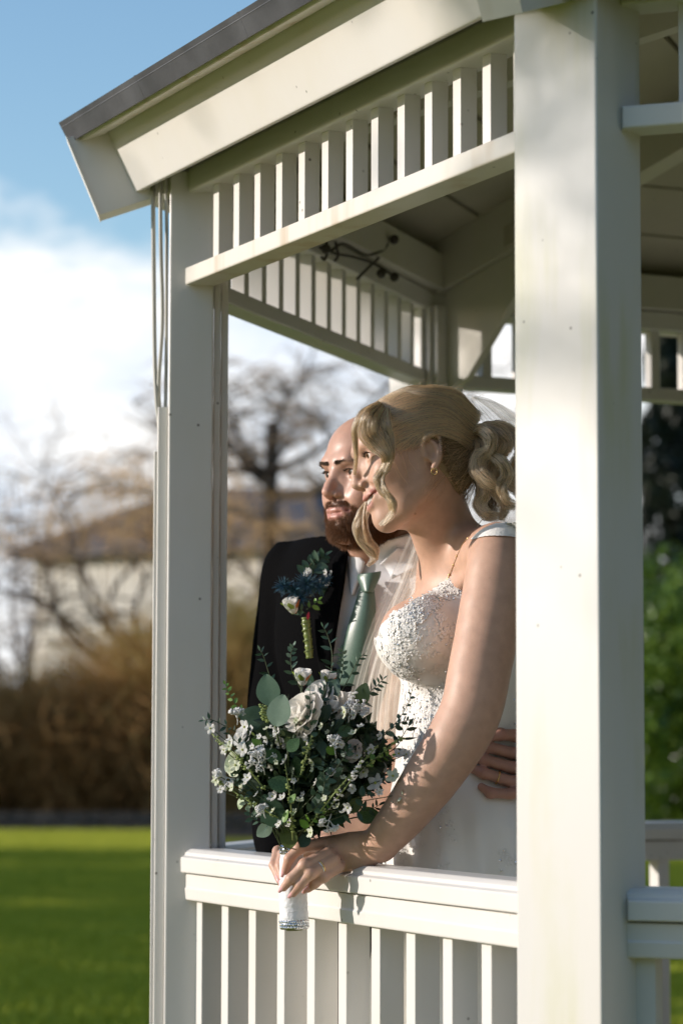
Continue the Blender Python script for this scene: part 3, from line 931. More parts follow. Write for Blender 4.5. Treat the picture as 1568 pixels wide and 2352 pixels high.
def rotm(yaw, pitch, roll):
    """head frame: local x back, y away, z up (face looks along -x). yaw>0 turns the face to the lens, pitch>0 lowers it"""
    cy, sy = math.cos(yaw), math.sin(yaw); Rz = np.array([[cy, -sy, 0], [sy, cy, 0], [0, 0, 1]])
    cp, sp = math.cos(-pitch), math.sin(-pitch); Ry = np.array([[cp, 0, sp], [0, 1, 0], [-sp, 0, cp]])
    cr, sr = math.cos(roll), math.sin(roll); Rx = np.array([[1, 0, 0], [0, cr, -sr], [0, sr, cr]])
    return Rz @ Ry @ Rx

class Frame:
    def __init__(s, o, R, sc): s.o = np.asarray(o, float); s.R = R; s.s = sc
    def w(s, p): return s.o + s.R @ (np.asarray(p, float) * s.s)
    def l(s, q): return ((np.asarray(q) - s.o) @ s.R) / s.s

def sculpt_head(V, F, male=False, smile=.5, open_mouth=False, ear=(0, 0, 0), chin=0.):
    """F: frame in millimetres, origin between the ear canals"""
    S = F.s; W = F.w
    E = lambda c, r, k=8, op='u', R=None: V.ell(W(c), np.asarray(r) * S, F.R if R is None else F.R @ R, k * S, op)
    def E2(c, r, k=8, op='u', R=None):
        for sg in (1, -1):
            E((c[0], c[1] * sg, c[2]), r, k, op, R)
    def K2(pts, rs, k=6, op='u'):
        for sg in (1, -1):
            V.chain([W((p[0], p[1] * sg, p[2])) for p in pts], [q * S for q in rs], k * S, op)
    m = 1.0 if male else 0.0
    E((4, 0, 47 + 3 * m), (91, 72, 73 + 4 * m), 0)
    E((-34, 0, 50 + 6 * m), (56, 57, 49 + 5 * m), 22)
    # middle and lower face as broad overlapping masses
    E((-42, 0, -8), (48, 55, 52), 24)
    E((-44, 0, -48 + .8 * chin), (44, 44 + 5 * m, 40), 24)
    E((-74, 0, -38), (22, 31, 28), 18)
    E2((-36, 37, -30), (34, 20, 36), 22)
    K2([(-70, 10, -80 + chin), (-46, 30, -71 + .6 * chin), (-16, 41 + 5 * m, -48), (-2, 55, 0)], [13 + m, 13 + m, 12 + 2 * m, 12], 24)
    E((-75 - 2 * m, 0, -79 - 2 * m + chin), (14, 15 + 5 * m, 13 + m), 22)
    E2((-56, 43, -4), (24, 17, 14), 22)
    E2((-68, 32, -22 + 3 * smile), (17, 17, 15), 16)
    # brow, eye sockets, lids
    K2([(-84 - 2 * m, 8, 39), (-81 - 3 * m, 28, 42), (-66, 50, 37)], [6.5 + 1.5 * m, 6.5 + 1.5 * m, 6], 18)
    E2((-97, 32, 22), (15, 17, 10), 10, 's')
    E2((-72.5, 31, 23), (13.9, 15.5, 13.4), 5)
    E2((-86, 31, 22.6), (7, 12.5, 4.4 - .5 * smile), 1.6, 's')
    # nose
    E((-84, 0, 2), (13, 17, 30), 12)
    tz = -9 - 4 * (1 - m)
    V.chain([W((-85, 0, 34)), W((-91.5, 0, 22)), W((-102.5, 0, 2)), W((-106 - m, 0, tz + 3))], [q * S for q in (7.5, 6.2, 6.6 + .8 * m, 7.2 + .8 * m)], 9 * S)
    E((-106 - m, 0, tz), (8.5 + m, 8.5 + m, 7.6), 5)
    E2((-95, 11.5 + m, tz - 4), (9.5, 6.2, 6.6), 6)
    E((-98, 0, tz - 7), (10, 4.5, 5), 4)
    E2((-98.5, 6.4, tz - 11), (6.2, 3.0, 4.6), 2, 's')
    # mouth
    up = (8.5 if open_mouth else 5.5) * smile
    mw = 24 + 3 * smile
    if open_mouth:
        K2([(-97, 0, -37.5), (-95, 10, -36.8), (-89, 20, -35), (-79, 29.5, -31)], [4.0, 3.8, 3.2, 2.2], 5)
        K2([(-94, 0, -55), (-92, 10, -53.6), (-86, 20, -46.5), (-78, 29, -33)], [4.8, 4.5, 3.8, 2.2], 5)
        for sg in (1, -1):
            V.chain([W((-99, 0, -46)), W((-96, 10 * sg, -45)), W((-89.5, 20 * sg, -40.5)), W((-81, 27 * sg, -33.5))], [q * S for q in (4.8, 4.6, 3.4, 1.0)], 2 * S, 's')
        K2([(-94, 18, -19), (-89, 31, -27), (-80, 37, -37)], [1.2, 1.6, 1.0], 7, 's')
    else:
        K2([(-97.5, 0, -38.5), (-95.5, 9, -37.5), (-91, 18, -39.6 + .6 * up), (-83, mw, -42.5 + up)], [4.2, 4.2, 3.2, 2.2], 5)
        K2([(-96, 0, -49), (-94, 10, -48.4), (-83, mw - 1, -43.0 + up)], [5.0, 4.6, 2.2], 5)
        for sg in (1, -1):
            V.chain([W((-102.5, 0, -43.6)), W((-99, 10 * sg, -43.2 + .1 * up)), W((-86, mw * sg, -42.6 + up))], [q * S for q in (1.5, 1.5, 1.2)], 2.5 * S, 's')
    K2([(-95, 17, -20), (-91, 29, -31), (-85, 34, -42)], [1.0, 1.0, .8], 10, 's')
    # ears
    ear = np.asarray(ear, float)
    for sg in (1, -1):
        T = lambda p: W((p[0] + ear[0], (p[1] + ear[1]) * sg, p[2] + ear[2]))
        V.ell(T((9, 70, 6)), np.array([13, 4.0, 22]) * S, F.R @ rotm(0, rad(-14), 0), 6 * S)
        hx = catmull(np.array([(-6, 69, 4), (-7, 72, 16), (0, 75, 28), (11, 77, 32.5), (20, 78, 27), (23, 78, 14), (19, 76.5, 0), (10, 73, -13), (1, 70, -21)]), 26)
        V.chain([T(p) for p in hx], np.interp(np.linspace(0, 1, 26), [0, .3, .7, .9, 1], [2.2, 2.9, 3.0, 3.4, 4.6]) * S, 3.5 * S)
        ah = catmull(np.array([(6, 73, 24), (13, 75.5, 14), (13, 75.5, 2), (6, 73.5, -9)]), 12)
        V.chain([T(p) for p in ah], np.full(12, 2.4) * S, 3.5 * S)
        V.ell(T((4, 77, 2)), np.array([6.5, 6.5, 9]) * S, F.R, 3 * S, 's')
        V.ell(T((-6.5, 71, 0)), np.array([3.5, 3.2, 5.5]) * S, F.R, 3 * S)

def seg_dist(p, pts):
    """distance of points p to a polyline"""
    d = np.full(len(p), 1e9)
    for a, b in zip(pts[:-1], pts[1:]):
        a = np.asarray(a, float); b = np.asarray(b, float)
        t = np.clip(((p - a) @ (b - a)) / ((b - a) @ (b - a)), 0, 1)
        d = np.minimum(d, np.linalg.norm(p - (a + t[:, None] * (b - a)), axis=1))
    return d
def sstep(x, a, b):
    t = np.clip((x - a) / (b - a), 0, 1); return t * t * (3 - 2 * t)
def paint(col, w, c):
    return col * (1 - w[:, None]) + np.asarray(c) * w[:, None]

def skin_mat(name, sss=.12, rough=.47):
    m, t, b = new_mat(name)
    at = t.nodes.new('ShaderNodeAttribute'); at.attribute_name = 'skin'
    co = t.nodes.new('ShaderNodeTexCoord')
    n = t.nodes.new('ShaderNodeTexNoise'); n.inputs['Scale'].default_value = 55; n.inputs['Detail'].default_value = 5
    t.links.new(co.outputs['Object'], n.inputs['Vector'])
    mr = t.nodes.new('ShaderNodeMapRange'); mr.inputs['From Min'].default_value = .3; mr.inputs['From Max'].default_value = .7; mr.inputs['To Min'].default_value = .90; mr.inputs['To Max'].default_value = 1.06
    t.links.new(n.outputs['Fac'], mr.inputs['Value'])
    mx = t.nodes.new('ShaderNodeVectorMath'); mx.operation = 'SCALE'
    t.links.new(at.outputs['Color'], mx.inputs[0]); t.links.new(mr.outputs['Result'], mx.inputs['Scale'])
    t.links.new(mx.outputs[0], b.inputs['Base Color'])
    b.inputs['Roughness'].default_value = rough
    b.inputs['Specular IOR Level'].default_value = .38
    b.inputs['Subsurface Weight'].default_value = sss
    b.inputs['Subsurface Radius'].default_value = (1.0, .35, .18)
    b.inputs['Subsurface Scale'].default_value = .008
    n2 = t.nodes.new('ShaderNodeTexNoise'); n2.inputs['Scale'].default_value = 420; n2.inputs['Detail'].default_value = 3
    t.links.new(co.outputs['Object'], n2.inputs['Vector'])
    bp = t.nodes.new('ShaderNodeBump'); bp.inputs['Strength'].default_value = .18; bp.inputs['Distance'].default_value = .001
    t.links.new(n2.outputs['Fac'], bp.inputs['Height']); t.links.new(bp.outputs['Normal'], b.inputs['Normal'])
    return m

def eyeball(F, sg, look, name, parent, iris=(.10, .055, .025)):
    """eyeball with iris and pupil, look = local direction"""
    c = np.array([-72.5, 31 * sg, 23.0]); r = 12.6
    n1, n2 = 28, 20
    look = np.asarray(look, float); look /= np.linalg.norm(look)
    ux = np.cross(look, [0, 0, 1]); ux /= np.linalg.norm(ux); uz = np.cross(ux, look)
    v, cols = [], []
    for i in range(n2 + 1):
        th = np.pi * (i / n2) ** 1.3
        for j in range(n1):
            a = 2 * np.pi * j / n1
            d = look * math.cos(th) + (ux * math.cos(a) + uz * math.sin(a)) * math.sin(th)
            v.append(F.w(c + d * r))
            deg = math.degrees(th)
            cols.append((.004, .004, .004) if deg < 10 else iris if deg < 25 else (.03, .02, .015) if deg < 28 else (.72, .66, .62))
    f = [[i * n1 + j, i * n1 + (j + 1) % n1, (i + 1) * n1 + (j + 1) % n1, (i + 1) * n1 + j] for i in range(n2) for j in range(n1)]
    return fmesh(name, np.array(v), np.array(f), EYEM, parent, {'skin': np.array(cols)})
EYEM, _t, _b = new_mat('eyeball')
_a = _t.nodes.new('ShaderNodeAttribute'); _a.attribute_name = 'skin'
_t.links.new(_a.outputs['Color'], _b.inputs['Base Color']); _b.inputs['Roughness'].default_value = .06

def lock(guide, width, n, rg, thick=.35, strand=.00035, wob=.0012, npt=None, side=None, spread_ends=.25):
    """bundle of hair strands along a guide (n,3); width: profile (metres) ; side: preferred broad direction"""
    npt = npt or max(14, len(guide) * 5)
    g = catmull(guide, npt)
    t = np.gradient(g, axis=0); t /= np.linalg.norm(t, axis=1)[:, None] + 1e-12
    view = g - CAMP; view /= np.linalg.norm(view, axis=1)[:, None]
    sd = np.cross(t, view) if side is None else np.broadcast_to(side, t.shape) - t * (t @ np.asarray(side))[:, None]
    sd = sd / (np.linalg.norm(sd, axis=1)[:, None] + 1e-9)
    for i in range(1, npt):
        if sd[i] @ sd[i - 1] < 0: sd[i] = -sd[i]
    dp = np.cross(t, sd)
    w = np.interp(np.linspace(0, 1, npt), np.linspace(0, 1, len(width)), width)
    out, rr = [], []
    for i in range(n):
        a = rg.uniform(-1, 1); b = rg.normal(0, .45)
        ph = rg.uniform(0, 6.28); fr = rg.uniform(1.0, 2.6)
        s = np.linspace(0, 1, npt)
        x = a * w + wob * np.sin(ph + fr * 6.28 * s) * (.3 + s)
        y = (b * thick * np.sqrt(max(0.02, 1 - a * a)) - .3 * thick * a * a) * w + wob * np.cos(ph * 1.7 + fr * 5 * s) * (.3 + s)
        p = g + sd * x[:, None] + dp * y[:, None]
        e = npt if rg.random() > spread_ends else int(npt * rg.uniform(.62, 1))
        out.append(p[:e]); rr.append(np.linspace(strand, strand * .55, e))
    return out, rr

def hair_shader(name, col, rough=.28, rr=.35, var=.25, gloss=.0):
    """strand colour varies from strand to strand; part of the light passes through"""
    m, t, b = new_mat(name)
    hi = t.nodes.new('ShaderNodeHairInfo')
    mx = t.nodes.new('ShaderNodeMix'); mx.data_type = 'RGBA'
    mx.inputs['A'].default_value = (*[c * (1 - var) for c in col], 1); mx.inputs['B'].default_value = (*[min(1, c * (1 + var)) for c in col], 1)
    t.links.new(hi.outputs['Random'], mx.inputs['Factor'])
    t.links.new(mx.outputs['Result'], b.inputs['Base Color'])
    b.inputs['Roughness'].default_value = .34; b.inputs['Specular IOR Level'].default_value = .55
    b.inputs['Specular Tint'].default_value = (1.0, .86, .66, 1)
    q = t.nodes.new('ShaderNodeBsdfTranslucent'); t.links.new(mx.outputs['Result'], q.inputs['Color'])
    s_ = t.nodes.new('ShaderNodeMixShader'); s_.inputs[0].default_value = .4
    t.links.new(b.outputs[0], s_.inputs[1]); t.links.new(q.outputs[0], s_.inputs[2])
    hb_ = t.nodes.new('ShaderNodeBsdfHairPrincipled'); hb_.parametrization = 'COLOR'
    hb_.inputs['Roughness'].default_value = .28; hb_.inputs['Radial Roughness'].default_value = .4
    t.links.new(mx.outputs['Result'], hb_.inputs['Color'])
    s2_ = t.nodes.new('ShaderNodeMixShader'); s2_.inputs[0].default_value = gloss
    t.links.new(s_.outputs[0], s2_.inputs[1]); t.links.new(hb_.outputs[0], s2_.inputs[2])
    t.links.new(s2_.outputs[0], t.nodes['Material Output'].inputs['Surface'])
    return m
# ------------------------------------------------------------------ the bride
SKIN = skin_mat('skin')
def px(u, v, Y): return P(u, v, Y)
def pxr(r, Y): return r * Y / FPX          # picture pixels -> metres at depth Y

bride = empty('person', P(1090, 1900, 4.38) * [1, 1, 0] + [0, 0, FLOOR], 'smiling blond woman in a white lace wedding dress leaning on the rail', 'person')
SB = .000985
BH = Frame(P(957, 1066, 4.27), rotm(rad(13), rad(13), rad(-10)), SB)

lo = np.array([P(596, 1500, 4.6)[0], 3.98, P(800, 2110, 4.3)[2]]); hi = np.array([P(1275, 1500, 4.3)[0], 4.66, P(800, 880, 4.3)[2]])
V = Vol(lo, hi, .0022)
sculpt_head(V, BH, male=False, smile=.9, open_mouth=True, ear=(4, 0, -6))
# neck, shoulders, chest
V.cap(BH.w((8, 0, -22)), P(1052, 1300, 4.38), .047, .050, .02)
V.cap(BH.w((-14, 0, -52)), P(1034, 1330, 4.36), .024, .034, .03)
V.ell(P(1066, 1500, 4.385), (.095, .135, .185), None, .03)
V.cap(P(1055, 1308, 4.38), P(1148, 1266, 4.20), .044, .046, .04)
V.cap(P(1050, 1312, 4.39), P(1052, 1322, 4.54), .044, .042, .04)
V.cap(P(1085, 1262, 4.31), P(1130, 1280, 4.22), .030, .036, .03)
V.ell(P(968, 1468, 4.27), (.060, .060, .062), None, .03)
V.ell(P(950, 1462, 4.44), (.058, .058, .060), None, .03)
V.ell(P(1052, 1690, 4.385), (.083, .120, .16), None, .03)
# collar bones and the pit of the neck
V.cap(P(1022, 1366, 4.33), P(1085, 1318, 4.22), .010, .009, .012)
V.cap(P(1018, 1366, 4.38), P(1030, 1330, 4.50), .010, .009, .012)
# near (left) arm: one tapered limb from shoulder to wrist
arm = [(1145, 1272, 4.18, 66), (1140, 1330, 4.17, 71), (1125, 1420, 4.155, 73), (1100, 1545, 4.135, 71), (1082, 1632, 4.125, 68), (1045, 1705, 4.125, 68), (985, 1795, 4.14, 62), (925, 1876, 4.165, 50), (872, 1938, 4.195, 40)]
ap = catmull(np.array([P(a, b, c) for a, b, c, _ in arm]), 22); ar = np.interp(np.linspace(0, 8, 22), range(9), [pxr(a[3] * .95, a[2]) for a in arm])
V.chain(ap, ar, .012)
# far arm
farm = [(1040, 1325, 4.545, 58), (975, 1500, 4.56, 54), (912, 1680, 4.55, 50), (880, 1800, 4.50, 46), (815, 1895, 4.44, 36), (745, 1945, 4.38, 30)]
fp = catmull(np.array([P(a, b, c) for a, b, c, _ in farm]), 18); fr = np.interp(np.linspace(0, 5, 18), range(6), [pxr(a[3], a[2]) for a in farm])
V.chain(fp, fr, .012)
# left hand: palm and five fingers closing on the stem of the bouquet
def fing(pts, rs, k=.004): V.chain([P(*p) for p in pts], [pxr(r, 4.23) for r in rs], k)
V.chain([P(872, 1942, 4.195), P(825, 1952, 4.215), P(772, 1964, 4.225)], [pxr(38, 4.2), pxr(38, 4.2), pxr(33, 4.2)], .012, sq=((0, 1, .15), .62))
V.cap(P(842, 1968, 4.215), P(778, 1985, 4.235), pxr(26, 4.2), pxr(20, 4.2), .012)
V.cap(P(800, 1938, 4.225), P(738, 1940, 4.235), pxr(25, 4.2), pxr(17, 4.2), .012)
LF = {'index': [(742, 1938, 4.225), (688, 1948, 4.205), (664, 1973, 4.205), (654, 2002, 4.212)],
      'middle': [(752, 1962, 4.205), (700, 1987, 4.185), (668, 2019, 4.188), (651, 2040, 4.195)],
      'ring': [(766, 1975, 4.20), (714, 2005, 4.183), (690, 2032, 4.187), (673, 2053, 4.195)],
      'little': [(778, 1992, 4.205), (744, 2014, 4.192), (722, 2031, 4.195), (707, 2044, 4.202)]}
for nm, r in (('index', (15, 13, 11.5, 9)), ('middle', (16, 13.5, 11.5, 9)), ('ring', (15.5, 13.5, 11.5, 9)), ('little', (14, 12, 10.5, 8))):
    fing(LF[nm], r)
    V.ell(P(*LF[nm][1]), np.full(3, pxr(r[1] + 1.2, 4.2)), None, .004)
fing([(812, 1945, 4.24), (752, 1935, 4.285), (705, 1942, 4.305), (680, 1962, 4.30)], (22, 16, 13, 10), .010)     # thumb goes behind the stem
# right hand: fingers come round the far side of the stem
V.chain([P(745, 1948, 4.38), P(700, 1958, 4.355), P(668, 1966, 4.335)], [pxr(28, 4.3), pxr(28, 4.3), pxr(24, 4.3)], .010)
RF = [[(668, 1950, 4.335), (638, 1956, 4.30), (629, 1988, 4.265), (641, 2022, 4.245)], [(676, 1962, 4.325), (652, 1962, 4.28), (643, 1990, 4.245), (648, 2018, 4.232)],
      [(676, 1985, 4.33), (648, 1994, 4.285), (641, 2016, 4.258), (648, 2034, 4.245)]]
for q, r in zip(RF, ((15, 12.5, 11, 8), (15, 12.5, 11, 8), (13, 11, 9.5, 7.5))): fing(q, r)
bv, bf = V.nets(); del V
bv, bf = largest(bv, bf); bv = relax(bv, bf, 2)
l = BH.l(bv)
col = np.tile(np.array([.55, .34, .245]), (len(bv), 1))
lip_u = [(-97, 0, -37.5), (-95, 10, -36.8), (-89, 20, -35), (-80, 28.5, -31.3)]; lip_l = [(-94, 0, -55), (-92, 10, -53.6), (-86, 20, -46.5), (-79, 28, -33.4)]
la = np.stack([l[:, 0], np.abs(l[:, 1]), l[:, 2]], 1)
w = (1 - .5 * sstep(la[:, 1], 20, 30)) * np.maximum(1 - sstep(seg_dist(la, lip_u), 4.6, 6.2), 1 - sstep(seg_dist(la, lip_l), 5.2, 6.8))
col = paint(col, w * .85, (.46, .17, .15))
col = paint(col, (1 - sstep(seg_dist(la, [(-99, 0, -46), (-96, 10, -45), (-89.5, 20, -40.5)]), 4.0, 5.6)) * (la[:, 0] > -96) * .9, (.16, .03, .03))
col = paint(col, .35 * np.exp(-(((la - [-74, 36, -20]) / [18, 16, 15]) ** 2).sum(1)), (.56, .26, .20))
col = paint(col, .8 * np.exp(-(((la - [-98.5, 6.4, -24]) / [5, 3, 3.4]) ** 2).sum(1)), (.10, .03, .02))
col = paint(col, .45 * np.exp(-(((la - [-80, 33, 31]) / [14, 15, 6]) ** 2).sum(1)), (.30, .17, .12))
# brow and lash line
col = paint(col, .75 * (1 - sstep(seg_dist(la * [.25, 1, 1], [(-22, 13, 41), (-21, 30, 45), (-18, 46, 41)]), 1.6, 3.6)) * (la[:, 0] < -55), (.20, .115, .06))
col = paint(col, .85 * (1 - sstep(seg_dist(la, [(-86, 20, 25), (-86.5, 31, 29), (-79, 42, 25.5)]), 1.0, 2.2)), (.04, .025, .02))
for (u, v, r) in ((954, 1178, 3.0), (1024, 1061, 4.0), (1117, 1334, 1.6), (993, 1698, 2.0), (1048, 1405, 1.5)):     # small moles
    q = P(u, v, 4.2); dd = np.linalg.norm((bv - q)[:, [0, 2]] , axis=1) * FPX / 4.2
    col = paint(col, .7 * (1 - sstep(dd, r * .5, r)) * (bv[:, 1] < 4.36), (.20, .10, .06))
for q in list(LF.values()) + RF:
    for j in (1, 2):
        col = paint(col, .28 * np.exp(-(np.linalg.norm(bv - P(*q[j]), axis=1) / .0095) ** 2), (.52, .24, .18))
    col = paint(col, .3 * np.exp(-(np.linalg.norm(bv - P(*q[3]), axis=1) / .012) ** 2), (.56, .27, .21))
bbody = fmesh('body', bv, bf, SKIN, bride, {'skin': col})
B_BODY = bvh_of(bv, bf)
for sg in (-1, 1): eyeball(BH, sg, (-1, .05 * sg, -.04), 'eye', bride)
# teeth behind the parted lips
TEETH = mat('tooth_enamel', (.80, .75, .68), .15)
mbt = MB()
for i in range(-6, 7):
    a = i * .16
    c = np.array([-68.5 - 25 * math.cos(a), 26 * math.sin(a), -41.5 + .20 * i * i])
    ring = []
    for zz, s_ in ((2.5, .8), (0, 1), (-5, 1), (-7.2, .8)):
        pl = rounded([(-2.2, -2.2 * s_), (2.2, -2.2 * s_), (2.2, 2.2 * s_), (-2.2, 2.2 * s_)], 1.0)
        ca, sa = math.cos(a), math.sin(a)
        ring.append(np.array([BH.w(c + [p[0] * ca + 0, p[1] * 1.0, zz]) for p in pl]))
    mbt.add(*loft(ring))
mbt.build('teeth', TEETH, bride, True)

# fingernails
NAIL = mat('pale_pink_nail', (.74, .40, .40), .06, spec=.8)
def nail(base, tip, out, r, parent, m=None, length=.011):
    base = np.asarray(base); tip = np.asarray(tip); d = tip - base; d /= np.linalg.norm(d)
    out = np.asarray(out, float); out = out - d * (out @ d); out /= np.linalg.norm(out); s = np.cross(d, out)
    v = []; nu, nv = 7, 8
    for j in range(nv):
        t = j / (nv - 1); w_ = r * .95 * (1 - .55 * max(0, t - .45) ** 1.5 / .4)
        for i in range(nu):
            a = (i / (nu - 1) - .5) * 2.0
            v.append(tip - d * .004 + d * (t - .35) * length + s * math.sin(a) * w_ + out * (math.cos(a) * r * 1.02 - r * .25 * t * t))
    f = np.array([[j * nu + i, j * nu + i + 1, (j + 1) * nu + i + 1, (j + 1) * nu + i] for j in range(nv - 1) for i in range(nu - 1)])
    return fmesh('fingernail', np.array(v), f, m or NAIL, parent)
for nm, q in LF.items():
    nail(P(*q[2]), P(*q[3]), (-.55, -.8, .25), pxr(9.5, 4.2), bride, None, .021)
for q in RF[:2]: nail(P(*q[2]), P(*q[3]), (-.4, -.9, 0), pxr(8.5, 4.2), bride, None, .017)

# rings, ear ring, necklace
GOLD = mat('gold', (.83, .58, .24), .18, metal=1)
CRYSTAL = mat('crystal', (.85, .87, .90), .05, metal=.85)
def ring_band(c, axis, r, tubeR, name, parent, m, seg=26):
    axis = np.asarray(axis, float); axis /= np.linalg.norm(axis)
    a = np.cross(axis, [0, 0, 1.0]); a /= np.linalg.norm(a); b = np.cross(axis, a)
    t = np.linspace(0, 2 * np.pi, seg)
    p = np.array(c) + r * (np.cos(t)[:, None] * a + np.sin(t)[:, None] * b)
    return mesh(name, *tube(p, tubeR, 8), m, parent, True)
r0_, r1_ = P(*LF['ring'][0]), P(*LF['ring'][1])
rc = r0_ + (r1_ - r0_) * .55
rg1 = ring_band(rc, r1_ - r0_, pxr(15.2, 4.2), .0011, 'wedding_ring', bride, GOLD)
mb = MB()
for i in range(7):
    c = rc + np.array([-.012 + .0009 * i, -.0055, .006 - .0022 * i])
ring_band(rc + (r1_ - r0_) / np.linalg.norm(r1_ - r0_) * .0024, r1_ - r0_, pxr(15.4, 4.2), .0009, 'stone_ring', bride, CRYSTAL)
eb = BH.w((5, -74, -28))
ring_band(eb + np.array([.0, -.003, -.006]), (.3, 1, 0), .0048, .0009, 'hoop_earring', bride, GOLD)
CHAIN = mat('gold_chain', (.62, .42, .20), .3, metal=.9)
nk = []
for (u, v) in [(1108, 1192), (1080, 1228), (1062, 1250), (1050, 1275), (1040, 1300), (1028, 1328), (1012, 1362), (1000, 1392)]:
    q, _ = hit(B_BODY, u, v, .0012, 4.3); nk.append(q)
nkc = catmull(np.array(nk), 60)
neck = mesh('necklace', *tube(nkc, .0006, 5), CHAIN, bride, True)
for i in range(26, 60, 7):
    s_ = np.linspace(0, np.pi, 6)
    mesh('bead', *loft([np.array([nkc[i] + .0021 * np.array([math.sin(a) * math.cos(b), math.sin(a) * math.sin(b), math.cos(a)]) for b in np.linspace(0, 2 * np.pi, 8, endpoint=False)]) for a in np.linspace(.1, 3.04, 6)]), CHAIN, neck, True)
# ------------------------------------------------------------------ wedding dress, veil and hair of the bride
SATIN = mat('ivory_satin', (.83, .80, .745), .42, bump=(5, .12, .02), sheen=.3)
LACE = mat('ivory_lace', (.86, .83, .78), .55, bump=(260, .6, .0015), sheen=.3)
lo = np.array([P(830, 1500, 4.6)[0], 4.05, FLOOR]); hi = np.array([P(1420, 1500, 4.3)[0], 4.85, P(800, 1170, 4.3)[2]])
V = Vol(lo, hi, .0042)
V.ell(P(1068, 1500, 4.385), (.104, .144, .193), None, .02)
V.ell(P(968, 1468, 4.27), (.069, .069, .071), None, .03)
V.ell(P(950, 1462, 4.44), (.066, .066, .068), None, .03)
V.ell(P(1052, 1690, 4.385), (.089, .126, .17), None, .03)
V.cap(P(1057, 1700, 4.385), P(1085, 1905, 4.385), .092, .128, .05, sq=((0, 1, 0), 1.28))
V.cap(P(1085, 1900, 4.385), np.array([P(1125, 1900, 4.40)[0], 4.42, FLOOR + .1]), .128, .27, .05, sq=((0, 1, 0), 1.2))
# neckline: sloping cut through the top of the bodice, dipping between the breasts
a_, b_ = P(905, 1412, 4.25), P(1062, 1308, 4.25)
dn = np.cross(b_ - a_, np.array([.10, 1, 0])); dn /= np.linalg.norm(dn)
if dn[2] < 0: dn = -dn
V.half(a_, dn)
V.cap(P(985, 1395, 4.33), P(930, 1360, 4.36), .030, .05, .02, 's')
dv, df_ = V.nets(); del V
dv, df_ = largest(dv, df_); dv = relax(dv, df_, 2)
# soft folds that deepen down the skirt
cx, cy = P(1090, 1900, 4.40)[:2]
ang = np.arctan2(dv[:, 1] - cy, dv[:, 0] - cx)
zt = P(784, 1760, 4.38)[2]
amt = np.clip((zt - dv[:, 2]) / .9, 0, 1) ** 1.1
ph = ang * 9 + .9 * np.sin(ang * 4 + dv[:, 2] * 1.5) + .35 * np.sin(dv[:, 2] * 5)
rr = .034 * amt * np.sin(ph) + .006 * np.clip(amt * 6, 0, 1) * np.sin(ang * 21 + dv[:, 2] * 7)
dv[:, 0] += np.cos(ang) * rr; dv[:, 1] += np.sin(ang) * rr
dv[:, 2] = np.maximum(dv[:, 2], FLOOR + .006)
dress = fmesh('wedding_dress', dv, df_, SATIN, bride)
B_DRESS = bvh_of(dv, df_)

# lace cap strap over the near shoulder
def strip_on(bvhs, path, width, lift, nw=5, name='strap', m=None, parent=None, wave=.0, seed=0):
    """a band of cloth laid on a surface along picture positions"""
    g = catmull(np.array([list(p) + [0] for p in path]), 40)[:, :2]
    t = np.gradient(g, axis=0); t /= np.linalg.norm(t, axis=1)[:, None]
    nn = np.stack([-t[:, 1], t[:, 0]], 1)
    w = np.interp(np.linspace(0, 1, 40), np.linspace(0, 1, len(width)), width)
    v = []
    last = 4.22
    for i in range(40):
        for j in range(nw):
            s = j / (nw - 1) - .5
            e = 1 + wave * (abs(math.sin(i * .9)) if j in (0, nw - 1) else 0)
            q = g[i] + nn[i] * s * w[i] * e
            h = None
            for bb in bvhs:
                p, _ = hit(bb, q[0], q[1], lift)
                if p is not None and (h is None or p[1] < h[1]): h = p
            if h is None: h = P(q[0], q[1], last)
            last = h[1]
            v.append(h)
    v = np.array(v).reshape(40, nw, 3)
    for _ in range(3):
        v[1:-1, :, 1] = .5 * v[1:-1, :, 1] + .25 * (v[:-2, :, 1] + v[2:, :, 1])
    v = v.reshape(-1, 3)
    f = np.array([[i * nw + j, i * nw + j + 1, (i + 1) * nw + j + 1, (i + 1) * nw + j] for i in range(39) for j in range(nw - 1)])
    return fmesh(name, v, f, m or LACE, parent)
strip_on([B_BODY], [(1082, 1238), (1108, 1224), (1140, 1216), (1178, 1216), (1215, 1222)], [3, 16, 28, 32, 34], .005, 9, 'shoulder_strap', LACE, dress, .05)

# lace flowers: raised petals with a corded edge, laid on the dress
def motif(kind, rg):
    v, f = [], []
    def petal(a, L_, w_):
        n0 = len(v); nu, nv = 5, 5
        for i in range(nv):
            t = i / (nv - 1)
            for j in range(nu):
                s = (j / (nu - 1) - .5) * 2
                wid = w_ * math.sin(math.pi * min(.96, .12 + t * .80)) ** .8
                x = t * L_; y = s * wid
                z = .0004 + .0006 * abs(s) ** 3 + .0005 * (t > .9) - 5.5 * (x * x + y * y) + .0003 * math.sin(s * 9)
                v.append([x * math.cos(a) - y * math.sin(a), x * math.sin(a) + y * math.cos(a), z])
        for i in range(nv - 1):
            for j in range(nu - 1):
                q = n0 + i * nu + j
                f.append([q, q + 1, q + nu + 1, q + nu])
    if kind == 0:
        for k in range(5): petal(k * 1.257 + rg.uniform(-.12, .12), .0125 * rg.uniform(.85, 1.15), .0052)
    elif kind == 1:
        for k in range(3): petal(-.7 + k * .7, .014 * (1.15 if k == 1 else .9), .0042)
    else:
        for k in range(6):
            n0 = len(v); petal((-1) ** k * .9 * (k < 5), .0075, .0024)
            for q in range(n0, len(v)): v[q][0] += .0055 * k - .014
    return v, f
MOT = []
rgm = np.random.default_rng(5)
